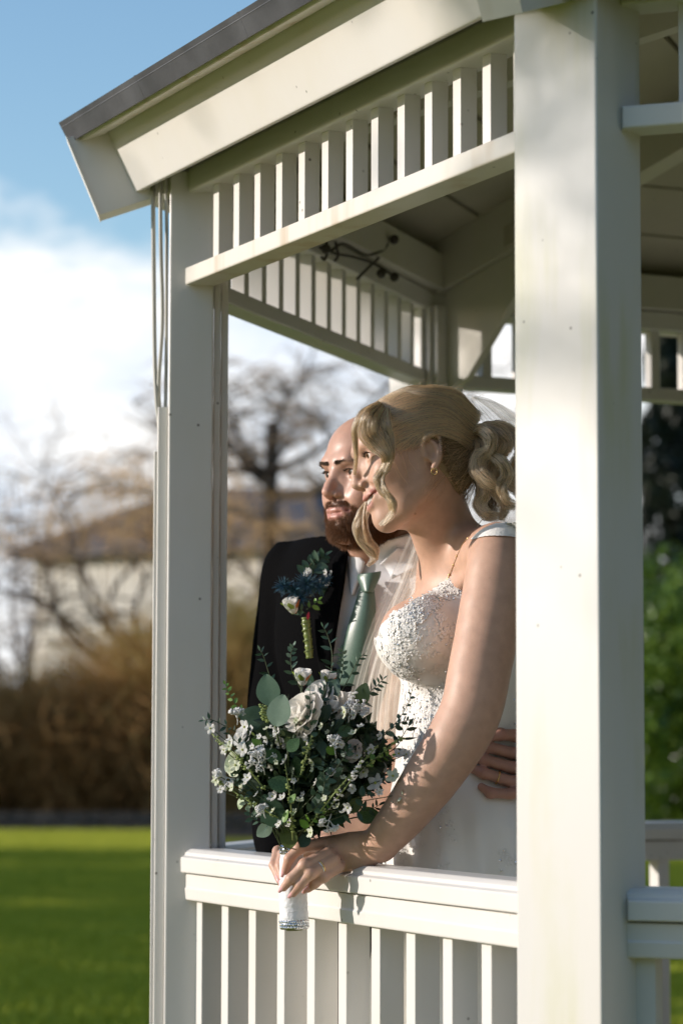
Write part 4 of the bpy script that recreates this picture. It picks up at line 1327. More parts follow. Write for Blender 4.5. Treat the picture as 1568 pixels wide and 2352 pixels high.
for k in (0, 0, 1, 2, 2):
    v, f = motif(k, rgm)
    me = bpy.data.meshes.new('lace_flower'); me.from_pydata(v, [], f); me.materials.append(LACE)
    me.polygons.foreach_set('use_smooth', np.ones(len(me.polygons), dtype=bool)); MOT.append(me)
bead_me = None
def bead_mesh(r, m):
    v = []; f = []
    for i in range(5):
        th = math.pi * (i + .5) / 5
        for j in range(8):
            a = 2 * math.pi * j / 8
            v.append([r * math.sin(th) * math.cos(a), r * math.sin(th) * math.sin(a), r * .7 * math.cos(th)])
    for i in range(4):
        for j in range(8): f.append([i * 8 + j, i * 8 + (j + 1) % 8, (i + 1) * 8 + (j + 1) % 8, (i + 1) * 8 + j])
    f.append(list(range(8))[::-1]); f.append([32 + j for j in range(8)])
    me = bpy.data.meshes.new('bead'); me.from_pydata(v, [], f); me.materials.append(m); return me
BEAD = bead_mesh(.0016, CRYSTAL)
PEARL = bead_mesh(.0014, mat('pearl', (.80, .77, .70), .2))
def put_on(me, name, p, n, rot, sc, parent):
    n = Vector(n).normalized()
    q = n.to_track_quat('Z', 'Y').to_matrix() @ Matrix.Rotation(rot, 3, 'Z') * sc
    o = bpy.data.objects.new(name, me); C.objects.link(o)
    o.parent = parent
    w0 = Vector((0, 0, 0)); pp = parent
    while pp is not None: w0 += pp.location; pp = pp.parent
    mm = q.to_4x4(); mm.translation = Vector(p) - w0
    o.matrix_local = mm
    return o
rgm = np.random.default_rng(17)
def lace_at(u, v, big=1.0, kind=None):
    p, n = hit(B_DRESS, u, v, .0012)
    if p is None: return
    d = p - CAMP
    if n @ d > 0: n = -n
    k = kind if kind is not None else rgm.integers(0, 5)
    put_on(MOT[k], 'lace_flower', p, n, rgm.uniform(0, 6.28), big * rgm.uniform(.42, .80), dress)
    for _ in range(int(rgm.random() < .6)):
        pp, _n = hit(B_DRESS, u + rgm.normal(0, 9), v + rgm.normal(0, 9), .0026)
        if pp is not None: put_on(BEAD if rgm.random() < .6 else PEARL, 'bead', pp, n, 0, rgm.uniform(.7, 1.4), dress)
band = catmull(np.array([(1052, 1345, 18), (1010, 1362, 22), (970, 1385, 26), (935, 1420, 34), (905, 1470, 42), (900, 1530, 46), (930, 1580, 50), (965, 1625, 50), (985, 1680, 50), (970, 1740, 48)]), 300)
for i in range(0, 300, 1):
    b = band[i]; lace_at(b[0] + rgm.normal(0, b[2] * .55), b[1] + rgm.normal(0, b[2] * .38), 1.15)
for i in range(16): lace_at(rgm.uniform(985, 1050), rgm.uniform(1400, 1560), 1.3)
for i in range(26): lace_at(rgm.uniform(985, 1035), rgm.uniform(1560, 1720), 1.0)
for (u0, v0, u1, v1, n) in ((1045, 1770, 985, 1850, 7), (985, 1850, 950, 1960, 8), (1000, 1830, 1035, 1930, 7), (1100, 1720, 1060, 1780, 5), (1150, 1965, 1175, 1985, 4), (1035, 1820, 1010, 1990, 6), (1160, 1560, 1175, 1680, 6), (1040, 1450, 1010, 1560, 5), (935, 1900, 920, 1990, 6)):
    for k in range(n):
        t = k / max(1, n - 1); lace_at(u0 + (u1 - u0) * t + rgm.normal(0, 5), v0 + (v1 - v0) * t + rgm.normal(0, 5), .95, 3 if k % 2 else None)
# scalloped lace along the neckline
for i in range(12):
    t = i / 11; lace_at(925 + t * 132, 1400 - t * 82 + 6, 1.2, 0)

# veil ---------------------------------------------------------------
def veil_mat(name, alpha, col=(.92, .89, .82)):
    m = bpy.data.materials.new(name); m.use_nodes = True
    t = m.node_tree; t.nodes.clear()
    d = t.nodes.new('ShaderNodeBsdfDiffuse'); d.inputs['Color'].default_value = (*col, 1)
    tr = t.nodes.new('ShaderNodeBsdfTranslucent'); tr.inputs['Color'].default_value = (*col, 1)
    mx = t.nodes.new('ShaderNodeMixShader'); mx.inputs[0].default_value = .45
    t.links.new(d.outputs[0], mx.inputs[1]); t.links.new(tr.outputs[0], mx.inputs[2])
    tp = t.nodes.new('ShaderNodeBsdfTransparent')
    m2 = t.nodes.new('ShaderNodeMixShader')
    lw = t.nodes.new('ShaderNodeLayerWeight'); lw.inputs['Blend'].default_value = .35
    mr = t.nodes.new('ShaderNodeMapRange'); mr.inputs['To Min'].default_value = alpha; mr.inputs['To Max'].default_value = min(1, alpha + .30)
    t.links.new(lw.outputs['Facing'], mr.inputs['Value']); t.links.new(mr.outputs['Result'], m2.inputs[0])
    t.links.new(tp.outputs[0], m2.inputs[1]); t.links.new(mx.outputs[0], m2.inputs[2])
    o = t.nodes.new('ShaderNodeOutputMaterial'); t.links.new(m2.outputs[0], o.inputs['Surface'])
    return m
TULLE = veil_mat('ivory_tulle', .30)
veil = empty('veil', (0, 0, 0)); veil.parent = bride; veil.location = -Vector(bride.location)
def sheet(left, right, Yl, Yr, folds, amp, seed, name='veil_layer', nu=90, nv=46, m=TULLE, guard=False):
    rg = np.random.default_rng(seed)
    gl, gr = catmull(np.array([[*p, y] for p, y in zip(left, Yl)]), nv), catmull(np.array([[*p, y] for p, y in zip(right, Yr)]), nv)
    ph = rg.uniform(0, 6.28, 4)
    v = []
    for i in range(nv):
        t = i / (nv - 1)
        for j in range(nu):
            s = j / (nu - 1)
            q = gl[i] * (1 - s) + gr[i] * s
            a = amp * (.35 + .65 * t)
            y = a * (math.sin((s + .05 * math.sin(s * 7 + ph[3] + 2 * t)) * folds * 6.28 + ph[0] + .6 * t) + .5 * math.sin(s * folds * 2.3 * 6.28 + ph[1] - t) + .3 * math.sin(s * folds * 4.1 * 6.28 + ph[2]))
            x = 2.0 * math.sin(s * folds * 6.28 * 1.3 + ph[3])
            w_ = P(q[0] + x, q[1], q[2] + y)
            for bb in (B_BODY, B_DRESS):
                h_, _n = hit(bb, q[0] + x, q[1], .007 + .002 * seed + .4 * abs(y))
                if h_ is not None and h_[1] < w_[1] and guard: w_ = h_
            v.append(w_)
    f = np.array([[i * nu + j, i * nu + j + 1, (i + 1) * nu + j + 1, (i + 1) * nu + j] for i in range(nv - 1) for j in range(nu - 1)])
    return fmesh(name, np.array(v), f, m, veil)
Lf = [(952, 1205), (925, 1262), (893, 1335), (858, 1420), (828, 1510), (804, 1600), (790, 1690)]
Rt = [(1015, 1195), (1050, 1262), (1060, 1330), (1000, 1400), (955, 1480), (930, 1590), (925, 1700)]
sheet(Lf, Rt, [4.48] * 7, [4.47] * 7, 2.6, .0055, 1)
sheet([(965, 1205), (945, 1262), (915, 1335), (885, 1420), (858, 1510), (835, 1600), (825, 1690)], Rt, [4.47] * 7, [4.46] * 7, 3.1, .005, 2)
sheet([(975, 1215), (958, 1272), (935, 1340), (902, 1420), (880, 1510), (868, 1600), (860, 1690)], Rt, [4.46] * 7, [4.45] * 7, 3.7, .004, 3)
# the veil where it is pinned at the back of the head
sheet([(1080, 916), (1100, 960), (1130, 1010), (1165, 1060), (1200, 1120), (1240, 1300), (1290, 1700)], [(1090, 908), (1130, 918), (1180, 950), (1235, 1010), (1290, 1100), (1340, 1300), (1400, 1700)],
      [4.30, 4.28, 4.27, 4.28, 4.30, 4.38, 4.5], [4.34, 4.33, 4.32, 4.33, 4.34, 4.42, 4.55], 3.0, .008, 4)
sheet([(1084, 912), (1110, 930), (1150, 965), (1195, 1020), (1240, 1110), (1280, 1300), (1330, 1700)], [(1092, 912), (1140, 925), (1190, 955), (1245, 1015), (1300, 1105), (1350, 1300), (1410, 1700)],
      [4.36, 4.35, 4.35, 4.36, 4.37, 4.42, 4.5], [4.40, 4.40, 4.40, 4.40, 4.40, 4.46, 4.55], 3.0, .008, 5)

# hair ---------------------------------------------------------------
hair_root = empty('hair', (0, 0, 0)); hair_root.parent = bride; hair_root.location = -Vector(bride.location)
CAPM = mat('dark_blond_hair_base', (.27, .19, .10), .55, bump=(120, .5, .002))
lo = BH.w((0, 0, 40)) - .16; hi = BH.w((0, 0, 40)) + .17
V = Vol(lo, hi, .0028)
Sx = BH.s
V.ell(BH.w((12, -2, 48)), np.array([92, 78, 78]) * Sx, BH.R, 0)
V.ell(BH.w((-10, -3, 50)), np.array([76, 71, 66]) * Sx, BH.R, .01)
V.ell(BH.w((40, 0, 20)), np.array([66, 66, 62]) * Sx, BH.R, .02)
V.ell(BH.w((50, 0, -20)), np.array([42, 46, 44]) * Sx, BH.R, .025)
# leave the face, forehead and ears free
V.ell(BH.w((-92, 0, 8)), np.array([64, 95, 78]) * Sx, BH.R @ rotm(0, rad(12), 0), .012, 's')
for sg in (1, -1):
    V.ell(BH.w((-6, 88 * sg, -14)), np.array([44, 34, 42]) * Sx, BH.R, .008, 's')
    V.ell(BH.w((-40, 80 * sg, 10)), np.array([40, 40, 44]) * Sx, BH.R, .01, 's')
V.ell(BH.w((-30, 0, -70)), np.array([75, 90, 60]) * Sx, BH.R, .01, 's')
hv, hf = V.nets(); del V
hv = relax(hv, hf, 2)
fmesh('hair_base', hv, hf, CAPM, hair_root)
B_HAIR = bvh_of(hv, hf)
BLOND = hair_shader('blond_hair', (1.0, .715, .42), .24, .32, .12, .8)
ROOTS = hair_shader('ash_blond_hair', (.70, .475, .27), .26, .34, .35, .65)
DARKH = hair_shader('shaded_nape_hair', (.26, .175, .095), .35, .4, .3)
rgh = np.random.default_rng(23)
def surf(u, v, lift):
    p, _ = hit(B_HAIR, u, v, lift); q, _ = hit(B_BODY, u, v, lift)
    if p is None or (q is not None and q[1] < p[1]): p = q
    return p
def comb(start, end, ctrl, n, mat_list, jit=(4, 4), lift=(.001, .006), strand=.00034, bow=0.):
    """strands combed over the head from a line of start points through control lines to an end point"""
    cur = {id(m): ([], [], m) for m in mat_list}
    s0 = catmull(np.array([[*p, 0] for p in start]), 60)[:, :2]
    cs = [catmull(np.array([[*p, 0] for p in c]), 60)[:, :2] for c in ctrl]
    e0 = catmull(np.array([[*p, 0] for p in end]), 60)[:, :2]
    for i in range(n):
        k = rgh.integers(0, 60)
        j = lambda a, f=1.: a[np.clip(k + rgh.integers(-3, 4), 0, 59)] + rgh.normal(0, f, 2) * jit
        line = catmull(np.array([[*q, 0] for q in [j(s0, 2.2)] + [j(c) for c in cs] + [j(e0)]]), 22)[:, :2]
        lf = rgh.uniform(*lift)
        pts, prev = [], None
        for q in line:
            p = surf(q[0], q[1], lf)
            if p is None:
                if prev is None: continue
                p = P(q[0], q[1], prev[1] + .004)
            if prev is not None and abs(p[1] - prev[1]) > .03: p = P(q[0], q[1], prev[1])
            pts.append(p); prev = p
        if len(pts) < 6: continue
        pts = np.array(pts)
        for _ in range(2): pts[1:-1] = .5 * pts[1:-1] + .25 * (pts[:-2] + pts[2:])
        m = mat_list[rgh.integers(0, len(mat_list))]
        cur[id(m)][0].append(pts); cur[id(m)][1].append(np.linspace(strand, strand * .8, len(pts)))
    for a, b, m in cur.values():
        if a: hair('strands', a, b, m, hair_root)
# swept back over the crown to the pinned knot
comb([(872, 926), (868, 960), (888, 1000), (912, 1022), (950, 1018), (984, 994)], [(1092, 960), (1090, 985), (1087, 1000), (1084, 1012), (1082, 1022), (1080, 1030)],
     [[(930, 903), (930, 940), (940, 980), (955, 1000), (985, 990), (1012, 992)], [(1010, 892), (1015, 925), (1020, 965), (1030, 985), (1042, 998), (1052, 1010)]], 2600, [ROOTS, ROOTS, BLOND], (3, 3), (.0008, .0055))
comb([(880, 922), (900, 905), (930, 893)], [(1098, 948), (1096, 958), (1094, 970)], [[(950, 890), (955, 895), (960, 905)], [(1040, 896), (1042, 905), (1045, 920)]], 700, [ROOTS, BLOND], (4, 3), (.0008, .006))
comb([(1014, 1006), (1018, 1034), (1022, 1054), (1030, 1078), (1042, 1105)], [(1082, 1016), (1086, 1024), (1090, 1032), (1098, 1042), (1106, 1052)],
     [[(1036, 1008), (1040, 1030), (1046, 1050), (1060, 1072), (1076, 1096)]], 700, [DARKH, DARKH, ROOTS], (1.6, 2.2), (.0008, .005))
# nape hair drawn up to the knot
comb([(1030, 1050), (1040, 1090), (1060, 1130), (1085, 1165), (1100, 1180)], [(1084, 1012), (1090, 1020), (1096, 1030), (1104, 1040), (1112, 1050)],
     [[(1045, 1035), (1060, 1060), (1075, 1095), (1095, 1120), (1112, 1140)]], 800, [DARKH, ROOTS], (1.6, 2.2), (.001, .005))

def bundle(guide, width, n, m, thick=.4, strand=.00024, wob=.0014, ends=.85):
    n = int(n * 1.5)
    cs, rs_ = [], []
    sub = 9
    for k in range(sub):
        off = (k - (sub - 1) / 2) / sub * 1.15
        g0 = np.array(guide, float)
        wd_ = np.interp(np.linspace(0, 1, len(g0)), np.linspace(0, 1, len(width)), width)
        t = np.gradient(g0[:, :2], axis=0); t /= np.linalg.norm(t, axis=1)[:, None] + 1e-9
        nn = np.stack([-t[:, 1], t[:, 0]], 1)
        for i in range(1, len(g0)):
            if nn[i] @ nn[i - 1] < 0: nn[i] = -nn[i]
        j = rgh.normal(0, 2.6, (len(g0), 1)); j[0] = 0
        g0[:, :2] += nn * (wd_[:, None] * off + j * np.minimum(1, wd_[:, None] / 12))
        g0[:, 2] += rgh.normal(0, .0050, len(g0)) * np.minimum(1, wd_ / 14) + .0035 * abs(off) * wd_ / 20
        c, r = lock(np.array([P(*g) for g in g0]), [w / 1457.0 * .26 for w in width], n // sub, rgh, max(thick, .6), strand, wob, None, None, ends)
        cs += c; rs_ += r
    other = ROOTS if m is BLOND else (BLOND if m is ROOTS else ROOTS)
    third = DARKH if m is not DARKH else ROOTS
    grp = [[], [], []]
    for c_, r_ in zip(cs, rs_):
        grp[0 if rgh.random() < .66 else 1 if rgh.random() < .68 else 2].append((c_, r_))
    for gg, mm_ in zip(grp, (m, other, third)):
        if gg: hair('lock', [q[0] for q in gg], [q[1] for q in gg], mm_, hair_root)
# broad front wave falling from the parting across the brow and cheek
YF = 4.165
for off, wd, n, m in ((0, 1.0, 520, BLOND), (4, .9, 160, ROOTS)):
    bundle([(880, 930, 4.225), (860, 955, YF - .005), (856, 990, YF - .012), (872, 1018, YF - .012), (891, 1046, YF - .008), (884, 1074, YF), (868, 1100, YF + .004), (880, 1128, YF), (900, 1156, YF), (896, 1185, YF + .008), (872, 1206, YF + .02)],
           [16 * wd, 38 * wd, 44 * wd, 36 * wd, 19 * wd, 12 * wd, 10 * wd, 10 * wd, 11 * wd, 9 * wd, 3 * wd], n, m, .30)
bundle([(886, 932, 4.225), (885, 965, YF - .006), (893, 1005, YF - .008), (898, 1040, YF - .006), (888, 1075, YF - .002), (876, 1100, YF), (884, 1130, YF - .004), (902, 1155, YF - .006), (900, 1182, YF), (880, 1206, YF + .01)],
       [10, 16, 15, 11, 9, 8, 8, 8, 7, 2], 300, BLOND, .4)
bundle([(874, 930, 4.225), (838, 950, 4.19), (818, 985, 4.19), (815, 1020, 4.20), (818, 1055, 4.215), (814, 1090, 4.235)], [14, 20, 12, 7, 4, 2], 240, BLOND, .4)
# far lock hanging behind the nose and chin
YB = 4.335
bundle([(838, 1075, 4.31), (842, 1110, YB), (846, 1150, YB), (832, 1180, YB), (822, 1210, YB), (828, 1238, YB), (848, 1262, YB), (860, 1282, YB), (844, 1300, YB)], [4, 9, 11, 17, 20, 18, 14, 9, 2], 420, BLOND, .45)
bundle([(846, 1140, YB - .01), (838, 1180, YB - .01), (838, 1215, YB - .01), (852, 1245, YB - .005), (866, 1262, YB), (864, 1285, YB)], [5, 8, 9, 8, 6, 2], 140, ROOTS, .5)
# curls gathered below the knot
for g, w, n, m in [
    ([(1084, 992, 4.25), (1104, 985, 4.215), (1126, 1005, 4.20), (1122, 1035, 4.20), (1100, 1050, 4.205), (1096, 1080, 4.20), (1120, 1105, 4.195), (1146, 1118, 4.20)], [8, 15, 18, 18, 18, 18, 17, 8], 340, BLOND),
    ([(1088, 1000, 4.26), (1106, 1020, 4.23), (1098, 1060, 4.225), (1110, 1100, 4.22), (1140, 1125, 4.215), (1160, 1160, 4.22), (1150, 1195, 4.225)], [8, 14, 16, 18, 18, 16, 5], 320, ROOTS),
    ([(1092, 990, 4.26), (1120, 985, 4.235), (1150, 1000, 4.225), (1160, 1025, 4.22), (1140, 1055, 4.22), (1135, 1085, 4.22), (1160, 1110, 4.225), (1190, 1130, 4.23)], [10, 18, 20, 20, 18, 18, 18, 10], 340, ROOTS),
    ([(1100, 1090, 4.235), (1112, 1130, 4.22), (1100, 1160, 4.215), (1118, 1182, 4.215), (1150, 1186, 4.22)], [14, 18, 17, 15, 5], 260, BLOND),
    ([(1100, 985, 4.28), (1145, 982, 4.27), (1185, 1005, 4.26), (1200, 1040, 4.26), (1180, 1090, 4.26), (1200, 1150, 4.27)], [12, 20, 24, 24, 22, 10], 300, ROOTS),
    ([(1125, 1040, 4.21), (1150, 1060, 4.20), (1166, 1090, 4.20), (1150, 1120, 4.20), (1160, 1150, 4.205), (1185, 1165, 4.21)], [10, 15, 16, 16, 15, 6], 260, BLOND),
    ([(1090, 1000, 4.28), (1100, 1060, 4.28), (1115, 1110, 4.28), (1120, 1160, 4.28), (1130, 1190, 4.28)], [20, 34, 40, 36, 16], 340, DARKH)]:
    bundle(g, w, int(n * 1.3), m, .7, .00025, .0034, .85)
# loose fine hairs
fl, flr = [], []
for i in range(46):
    u, v = rgh.uniform(870, 1090), 0
    v = 884 + ((u - 990) / 118) ** 2 * 44 + rgh.uniform(-3, 8)
    p = P(u, v, 4.26); L_ = rgh.uniform(.015, .045)
    d = np.array([rgh.uniform(.3, 1), rgh.uniform(-.4, .4), rgh.uniform(-.2, .4)])
    fl.append(catmull(np.array([p, p + d * L_ * .5 + [0, 0, .004], p + d * L_ + rgh.normal(0, .004, 3)]), 8)); flr.append(np.linspace(.00016, .00008, 8))
for (u, v, du, dv_) in [(905, 1030, 40, 80), (930, 1020, 35, 60), (1000, 1085, -20, 45), (1010, 1100, -25, 30), (1022, 1090, -30, 60)]:
    for k in range(4):
        u2, v2 = u + rgh.normal(0, 6), v + rgh.normal(0, 6)
        pts = []
        for s in np.linspace(0, 1, 8):
            q = (u2 + du * s + 8 * math.sin(s * 3 + k), v2 + dv_ * s)
            p, _ = hit(B_BODY, q[0], q[1], .0015)
            pts.append(p if p is not None else P(q[0], q[1], 4.25))
        fl.append(np.array(pts)); flr.append(np.linspace(.00022, .0001, 8))
hair('loose_hairs', fl, flr, ROOTS, hair_root)
# lashes
ll = []
for sg in (-1, 1):
    for t in np.linspace(0, 1, 15):
        y = 20 + 22 * t
        b = np.array([-86.2 + 7 * max(0, t - .45) ** 1.2, y * sg, 25.2 + 2.6 * math.sin(math.pi * t)])
        ll.append(np.array([BH.w(b), BH.w(b + [-2.8, (t - .4) * 2.2 * sg, 1.0]), BH.w(b + [-5.0, (t - .4) * 4.5 * sg, 3.6])]))
hair('eyelashes', ll, [np.array([.00045, .0003, .0001])] * len(ll), hair_shader('dark_lash', (.02, .015, .01)), bride)
# ------------------------------------------------------------------ the groom
groom = empty('person', P(835, 1900, 4.72) * [1, 1, 0] + [0, 0, FLOOR], 'bearded balding man in a black suit and sage green tie behind the woman', 'person')
SG = .00105
GH = Frame(P(874, 1124, 4.62), rotm(rad(36), rad(1), rad(0)), SG)
SKIN_M = skin_mat('ruddy_skin', rough=.38)
# his left hand lying on her waist, in front of the dress
def dh(u, v, lift):
    p, n = hit(B_DRESS, u, v, lift)
    return p if p is not None else P(u, v, 4.24 - lift)
YH = 4.24
gl = []
def gpt(u, v, lift): 
    p = dh(min(u, 1174), v, lift)
    return P(u, v, p[1])
GF = {'thumb': ([(1127, 1694, .010), (1148, 1687, .014), (1182, 1690, .018), (1225, 1712, .022)], (11, 13.5, 14.5, 17)),
      'index': ([(1082, 1706, .009), (1118, 1716, .014), (1178, 1731, .019), (1222, 1738, .024)], (10.5, 13, 14.5, 16)),
      'middle': ([(1078, 1734, .009), (1112, 1746, .014), (1175, 1764, .019), (1224, 1764, .024)], (10.5, 13, 14.5, 16)),
      'ring': ([(1077, 1764, .009), (1110, 1776, .013), (1175, 1797, .018), (1224, 1790, .024)], (10, 12.8, 14, 16)),
      'little': ([(1105, 1808, .008), (1126, 1822, .012), (1172, 1824, .016), (1222, 1814, .022)], (9.5, 11.8, 13, 15))}
gpts = {k: [gpt(*p) for p in q] for k, (q, r) in GF.items()}
allp = np.array([p for q in gpts.values() for p in q])
lo = np.array([P(690, 1500, 4.6)[0], 4.13, P(800, 1870, 4.3)[2]]); hi = np.array([P(1335, 1500, 4.5)[0], 4.88, P(800, 915, 4.6)[2]])
V = Vol(lo, hi, .0023)
sculpt_head(V, GH, male=True, smile=.75, chin=10.)
V.cap(GH.w((14, 0, -30)), P(870, 1330, 4.72), .054, .060, .02)
V.cap(GH.w((-24, 0, -62)), P(838, 1325, 4.68), .030, .040, .03)
V.ell(P(845, 1420, 4.73), (.15, .10, .09), None, .04)
V.cap(P(868, 1330, 4.72), P(1000, 1345, 4.62), .045, .048, .03)
asl = catmull(np.array([P(1000, 1345, 4.62), P(1120, 1480, 4.66), P(1240, 1600, 4.60), P(1285, 1700, 4.44), P(1262, 1752, 4.30)]), 16)
V.chain(asl, np.linspace(.048, .030, 16), .02)
for k, (q, r) in GF.items():
    V.chain(gpts[k], [pxr(x, 4.2) for x in r], .0035)
    V.ell(gpts[k][1], np.full(3, pxr(r[1] + 1.0, 4.2)), None, .004)
pc = np.mean([gpts[k][3] for k in ('index', 'middle', 'ring', 'little')], 0)
V.ell(pc + [.012, .002, 0], (.030, .016, .038), None, .012)
V.cap(pc + [.02, .003, .002], asl[-1], .028, .029, .012)
gv, gf = V.nets(); del V
gv, gf = largest(gv, gf); gv = relax(gv, gf, 2)
HEADN = len(gv)
l = GH.l(gv); la = np.stack([l[:, 0], np.abs(l[:, 1]), l[:, 2]], 1)
col = np.tile(np.array([.53, .315, .235]), (len(gv), 1))
lu = [(-97.5, 0, -38.5), (-95.5, 9, -37.5), (-91, 18, -37.5), (-83, 26, -38.3)]; ll_ = [(-96, 0, -49), (-94, 10, -48.4), (-83, 25, -39)]
w = np.maximum(1 - sstep(seg_dist(la, lu), 5.2, 6.8), 1 - sstep(seg_dist(la, ll_), 6.0, 7.6))
col = paint(col, w * .8, (.47, .20, .165))
col = paint(col, .9 * (1 - sstep(seg_dist(la, [(-99, 0, -43.6), (-95, 10, -43.2), (-84, 25, -40.5)]), 1.0, 2.4)), (.12, .035, .03))
col = paint(col, .45 * np.exp(-(((la - [-106, 0, -8]) / [14, 13, 13]) ** 2).sum(1)), (.56, .24, .18))
col = paint(col, .35 * np.exp(-(((la - [-72, 38, -16]) / [18, 16, 14]) ** 2).sum(1)), (.55, .25, .19))
col = paint(col, .85 * np.exp(-(((la - [-98.5, 6.4, -21]) / [5, 3, 3.2]) ** 2).sum(1)), (.09, .03, .02))
col = paint(col, .45 * np.exp(-(((la - [-82, 33, 30]) / [12, 16, 7]) ** 2).sum(1)), (.34, .19, .14))
col = paint(col, .8 * (1 - sstep(seg_dist(la, [(-87, 20, 25), (-86.5, 31, 28), (-79, 42, 25)]), 1.0, 2.2)), (.05, .03, .02))
col = paint(col, .45 * (1 - sstep(seg_dist(la * [.25, 1, 1], [(-22, 10, 38.5), (-21, 30, 41.5), (-17, 50, 38)]), 2.4, 5.0)) * (la[:, 0] < -55), (.15, .085, .05))
def beard_mask(l):
    x, y, z = l[:, 0], np.abs(l[:, 1]), l[:, 2]
    top = np.interp(x, [-110, -98, -92, -84, -74, -60, -40, -24, -10], [-24, -24, -25, -31, -42, -40, -28, -8, 10])
    m = sstep(top - z, -2, 5)
    yl = np.stack([x, y, z], 1)
    dl = np.minimum(seg_dist(yl, lu), seg_dist(yl, ll_)); mid = (z > -48) & (z < -38.5) & (y < 24) & (x < -80)
    m = np.where((z > -36.5) & (z < -23) & (x < -84) & (y < 28), np.maximum(m, sstep(y, -1, 1.5)), m)
    m *= 1 - sstep(x, -14, 0)
    m *= sstep(z + .22 * (x + 60), -96, -84)
    soul = (z < -54) & (z > -61) & (y < 17) & (y > 5) & (x < -82)
    m = np.where(soul, m * .45, m)
    m = m * sstep(dl, 5.6, 7.2) * (1 - mid)
    return m
bm = beard_mask(l)
nrm = vnormals(gv, gf)
col = paint(col, bm * .62, (.17, .085, .045))
top_h = sstep(l[:, 2], 62, 74) * sstep(l[:, 0], -20, 4)
sid = sstep(la[:, 1], 50, 60) * sstep(l[:, 0], -46, -28) * sstep(l[:, 2], 8, 22) * (1 - sstep(l[:, 2], 70, 86))
col = paint(col, np.clip(.75 * sid + .35 * top_h, 0, .8), (.10, .065, .045))

hw_ = np.exp(-(np.clip(np.linalg.norm(gv - pc, axis=1) - .12, 0, 1) / .03) ** 2)
col = paint(col, hw_, (.46, .25, .185))
for k, q in gpts.items():
    for j in (1, 2):
        col = paint(col, .35 * np.exp(-(np.linalg.norm(gv - q[j], axis=1) / .010) ** 2), (.46, .19, .15))
fmesh('body', gv, gf, SKIN_M, groom, {'skin': col})
rd = gpts['ring'][2] - gpts['ring'][1]
ring_band(gpts['ring'][1] + rd * .50, rd, pxr(14.2, 4.2), .0014, 'wedding_ring', groom, GOLD)
NAILM = mat('bare_nail', (.55, .32, .26), .25)
nail(gpts['thumb'][1], gpts['thumb'][0], (-.1, -1, .25), pxr(11, 4.2), groom, NAILM, .011)
nail(gpts['little'][1], gpts['little'][0], (-.1, -1, .1), pxr(9, 4.2), groom, NAILM, .009)
for sg in (-1, 1): eyeball(GH, sg, (-1, .10, -.02), 'eye', groom, (.045, .025, .012))

# beard, brows, hair
rgb = np.random.default_rng(31)
BEARD = hair_shader('auburn_beard', (.15, .065, .028), .35, .4, .6)
def grow(mask, n, length, along, m, name, r=.00028, gloss=.35, bend=.5):
    pr = mask / mask.sum()
    k = rgb.choice(len(gv), n, p=pr)
    b = gv[k] + rgb.normal(0, .0008, (n, 3)); nn = nrm[k]
    d = np.array([along(q) for q in l[k]]) @ GH.R.T
    L_ = length(l[k]) * rgb.uniform(.6, 1.25, n)
    d = d + rgb.normal(0, .25, (n, 3))
    p1 = b + (nn * .75 + d * .35) * L_[:, None] * .5
    p2 = p1 + (nn * .25 + d * .85 + rgb.normal(0, .12, (n, 3))) * L_[:, None] * .5
    cs = np.stack([b - nn * .001, b + (nn * .8 + d * .2) * L_[:, None] * .25, p1, p2], 1)
    return hair(name, list(cs), [np.array([r, r, r * .85, r * .4])] * n, m, groom)
beard_root = None
grow(bm * (1 + 1.0 * (l[:, 2] < -60)), 19000, lambda q: np.interp(q[:, 2], [-100, -75, -45, -20, 20], [.006, .0075, .0065, .005, .004]), lambda q: np.array([-.10, .25 * np.sign(q[1]) if q[2] > -50 and abs(q[1]) < 26 and q[0] < -84 else 0, -1.0]), BEARD, 'beard', .00020)
bw = (1 - sstep(seg_dist(la * [.25, 1, 1], [(-22, 10, 38.5), (-21, 30, 41.5), (-17, 50, 38)]), 2.0, 3.8)) * (la[:, 0] < -55)
grow(bw + 1e-9, 1500, lambda q: np.full(len(q), .0055), lambda q: np.array([.25, .9 * np.sign(q[1]), .25]), hair_shader('dark_brow', (.075, .045, .028), .35, .4, .5), 'eyebrows', .00020)
grow(sid + 1e-9, 3500, lambda q: np.full(len(q), .006), lambda q: np.array([.5, 0, -.6]), hair_shader('dark_cropped_hair', (.05, .032, .022), .35, .4, .4), 'hair', .00026)
tp = sstep(l[:, 2], 70, 80) * sstep(l[:, 0], -22, -8)
grow(tp + 1e-9, 1800, lambda q: np.full(len(q), .014), lambda q: np.array([-.6, .2, .5]), hair_shader('dark_top_hair', (.05, .032, .022), .35, .4, .4), 'hair', .00024)
gl2 = []
for sg in (-1, 1):
    for t in np.linspace(0, 1, 22):
        y = 20 + 22 * t
        b = np.array([-86.4 + 7 * max(0, t - .45) ** 1.2, y * sg, 25 + 2.4 * math.sin(math.pi * t)])
        gl2.append(np.array([GH.w(b), GH.w(b + [-2.5, 0, .2]), GH.w(b + [-5, (t - .4) * 3 * sg, 1.6])]))
hair('eyelashes', gl2, [np.array([.0004, .0003, .0001])] * len(gl2), hair_shader('dark_lash_m', (.02, .015, .01)), groom)

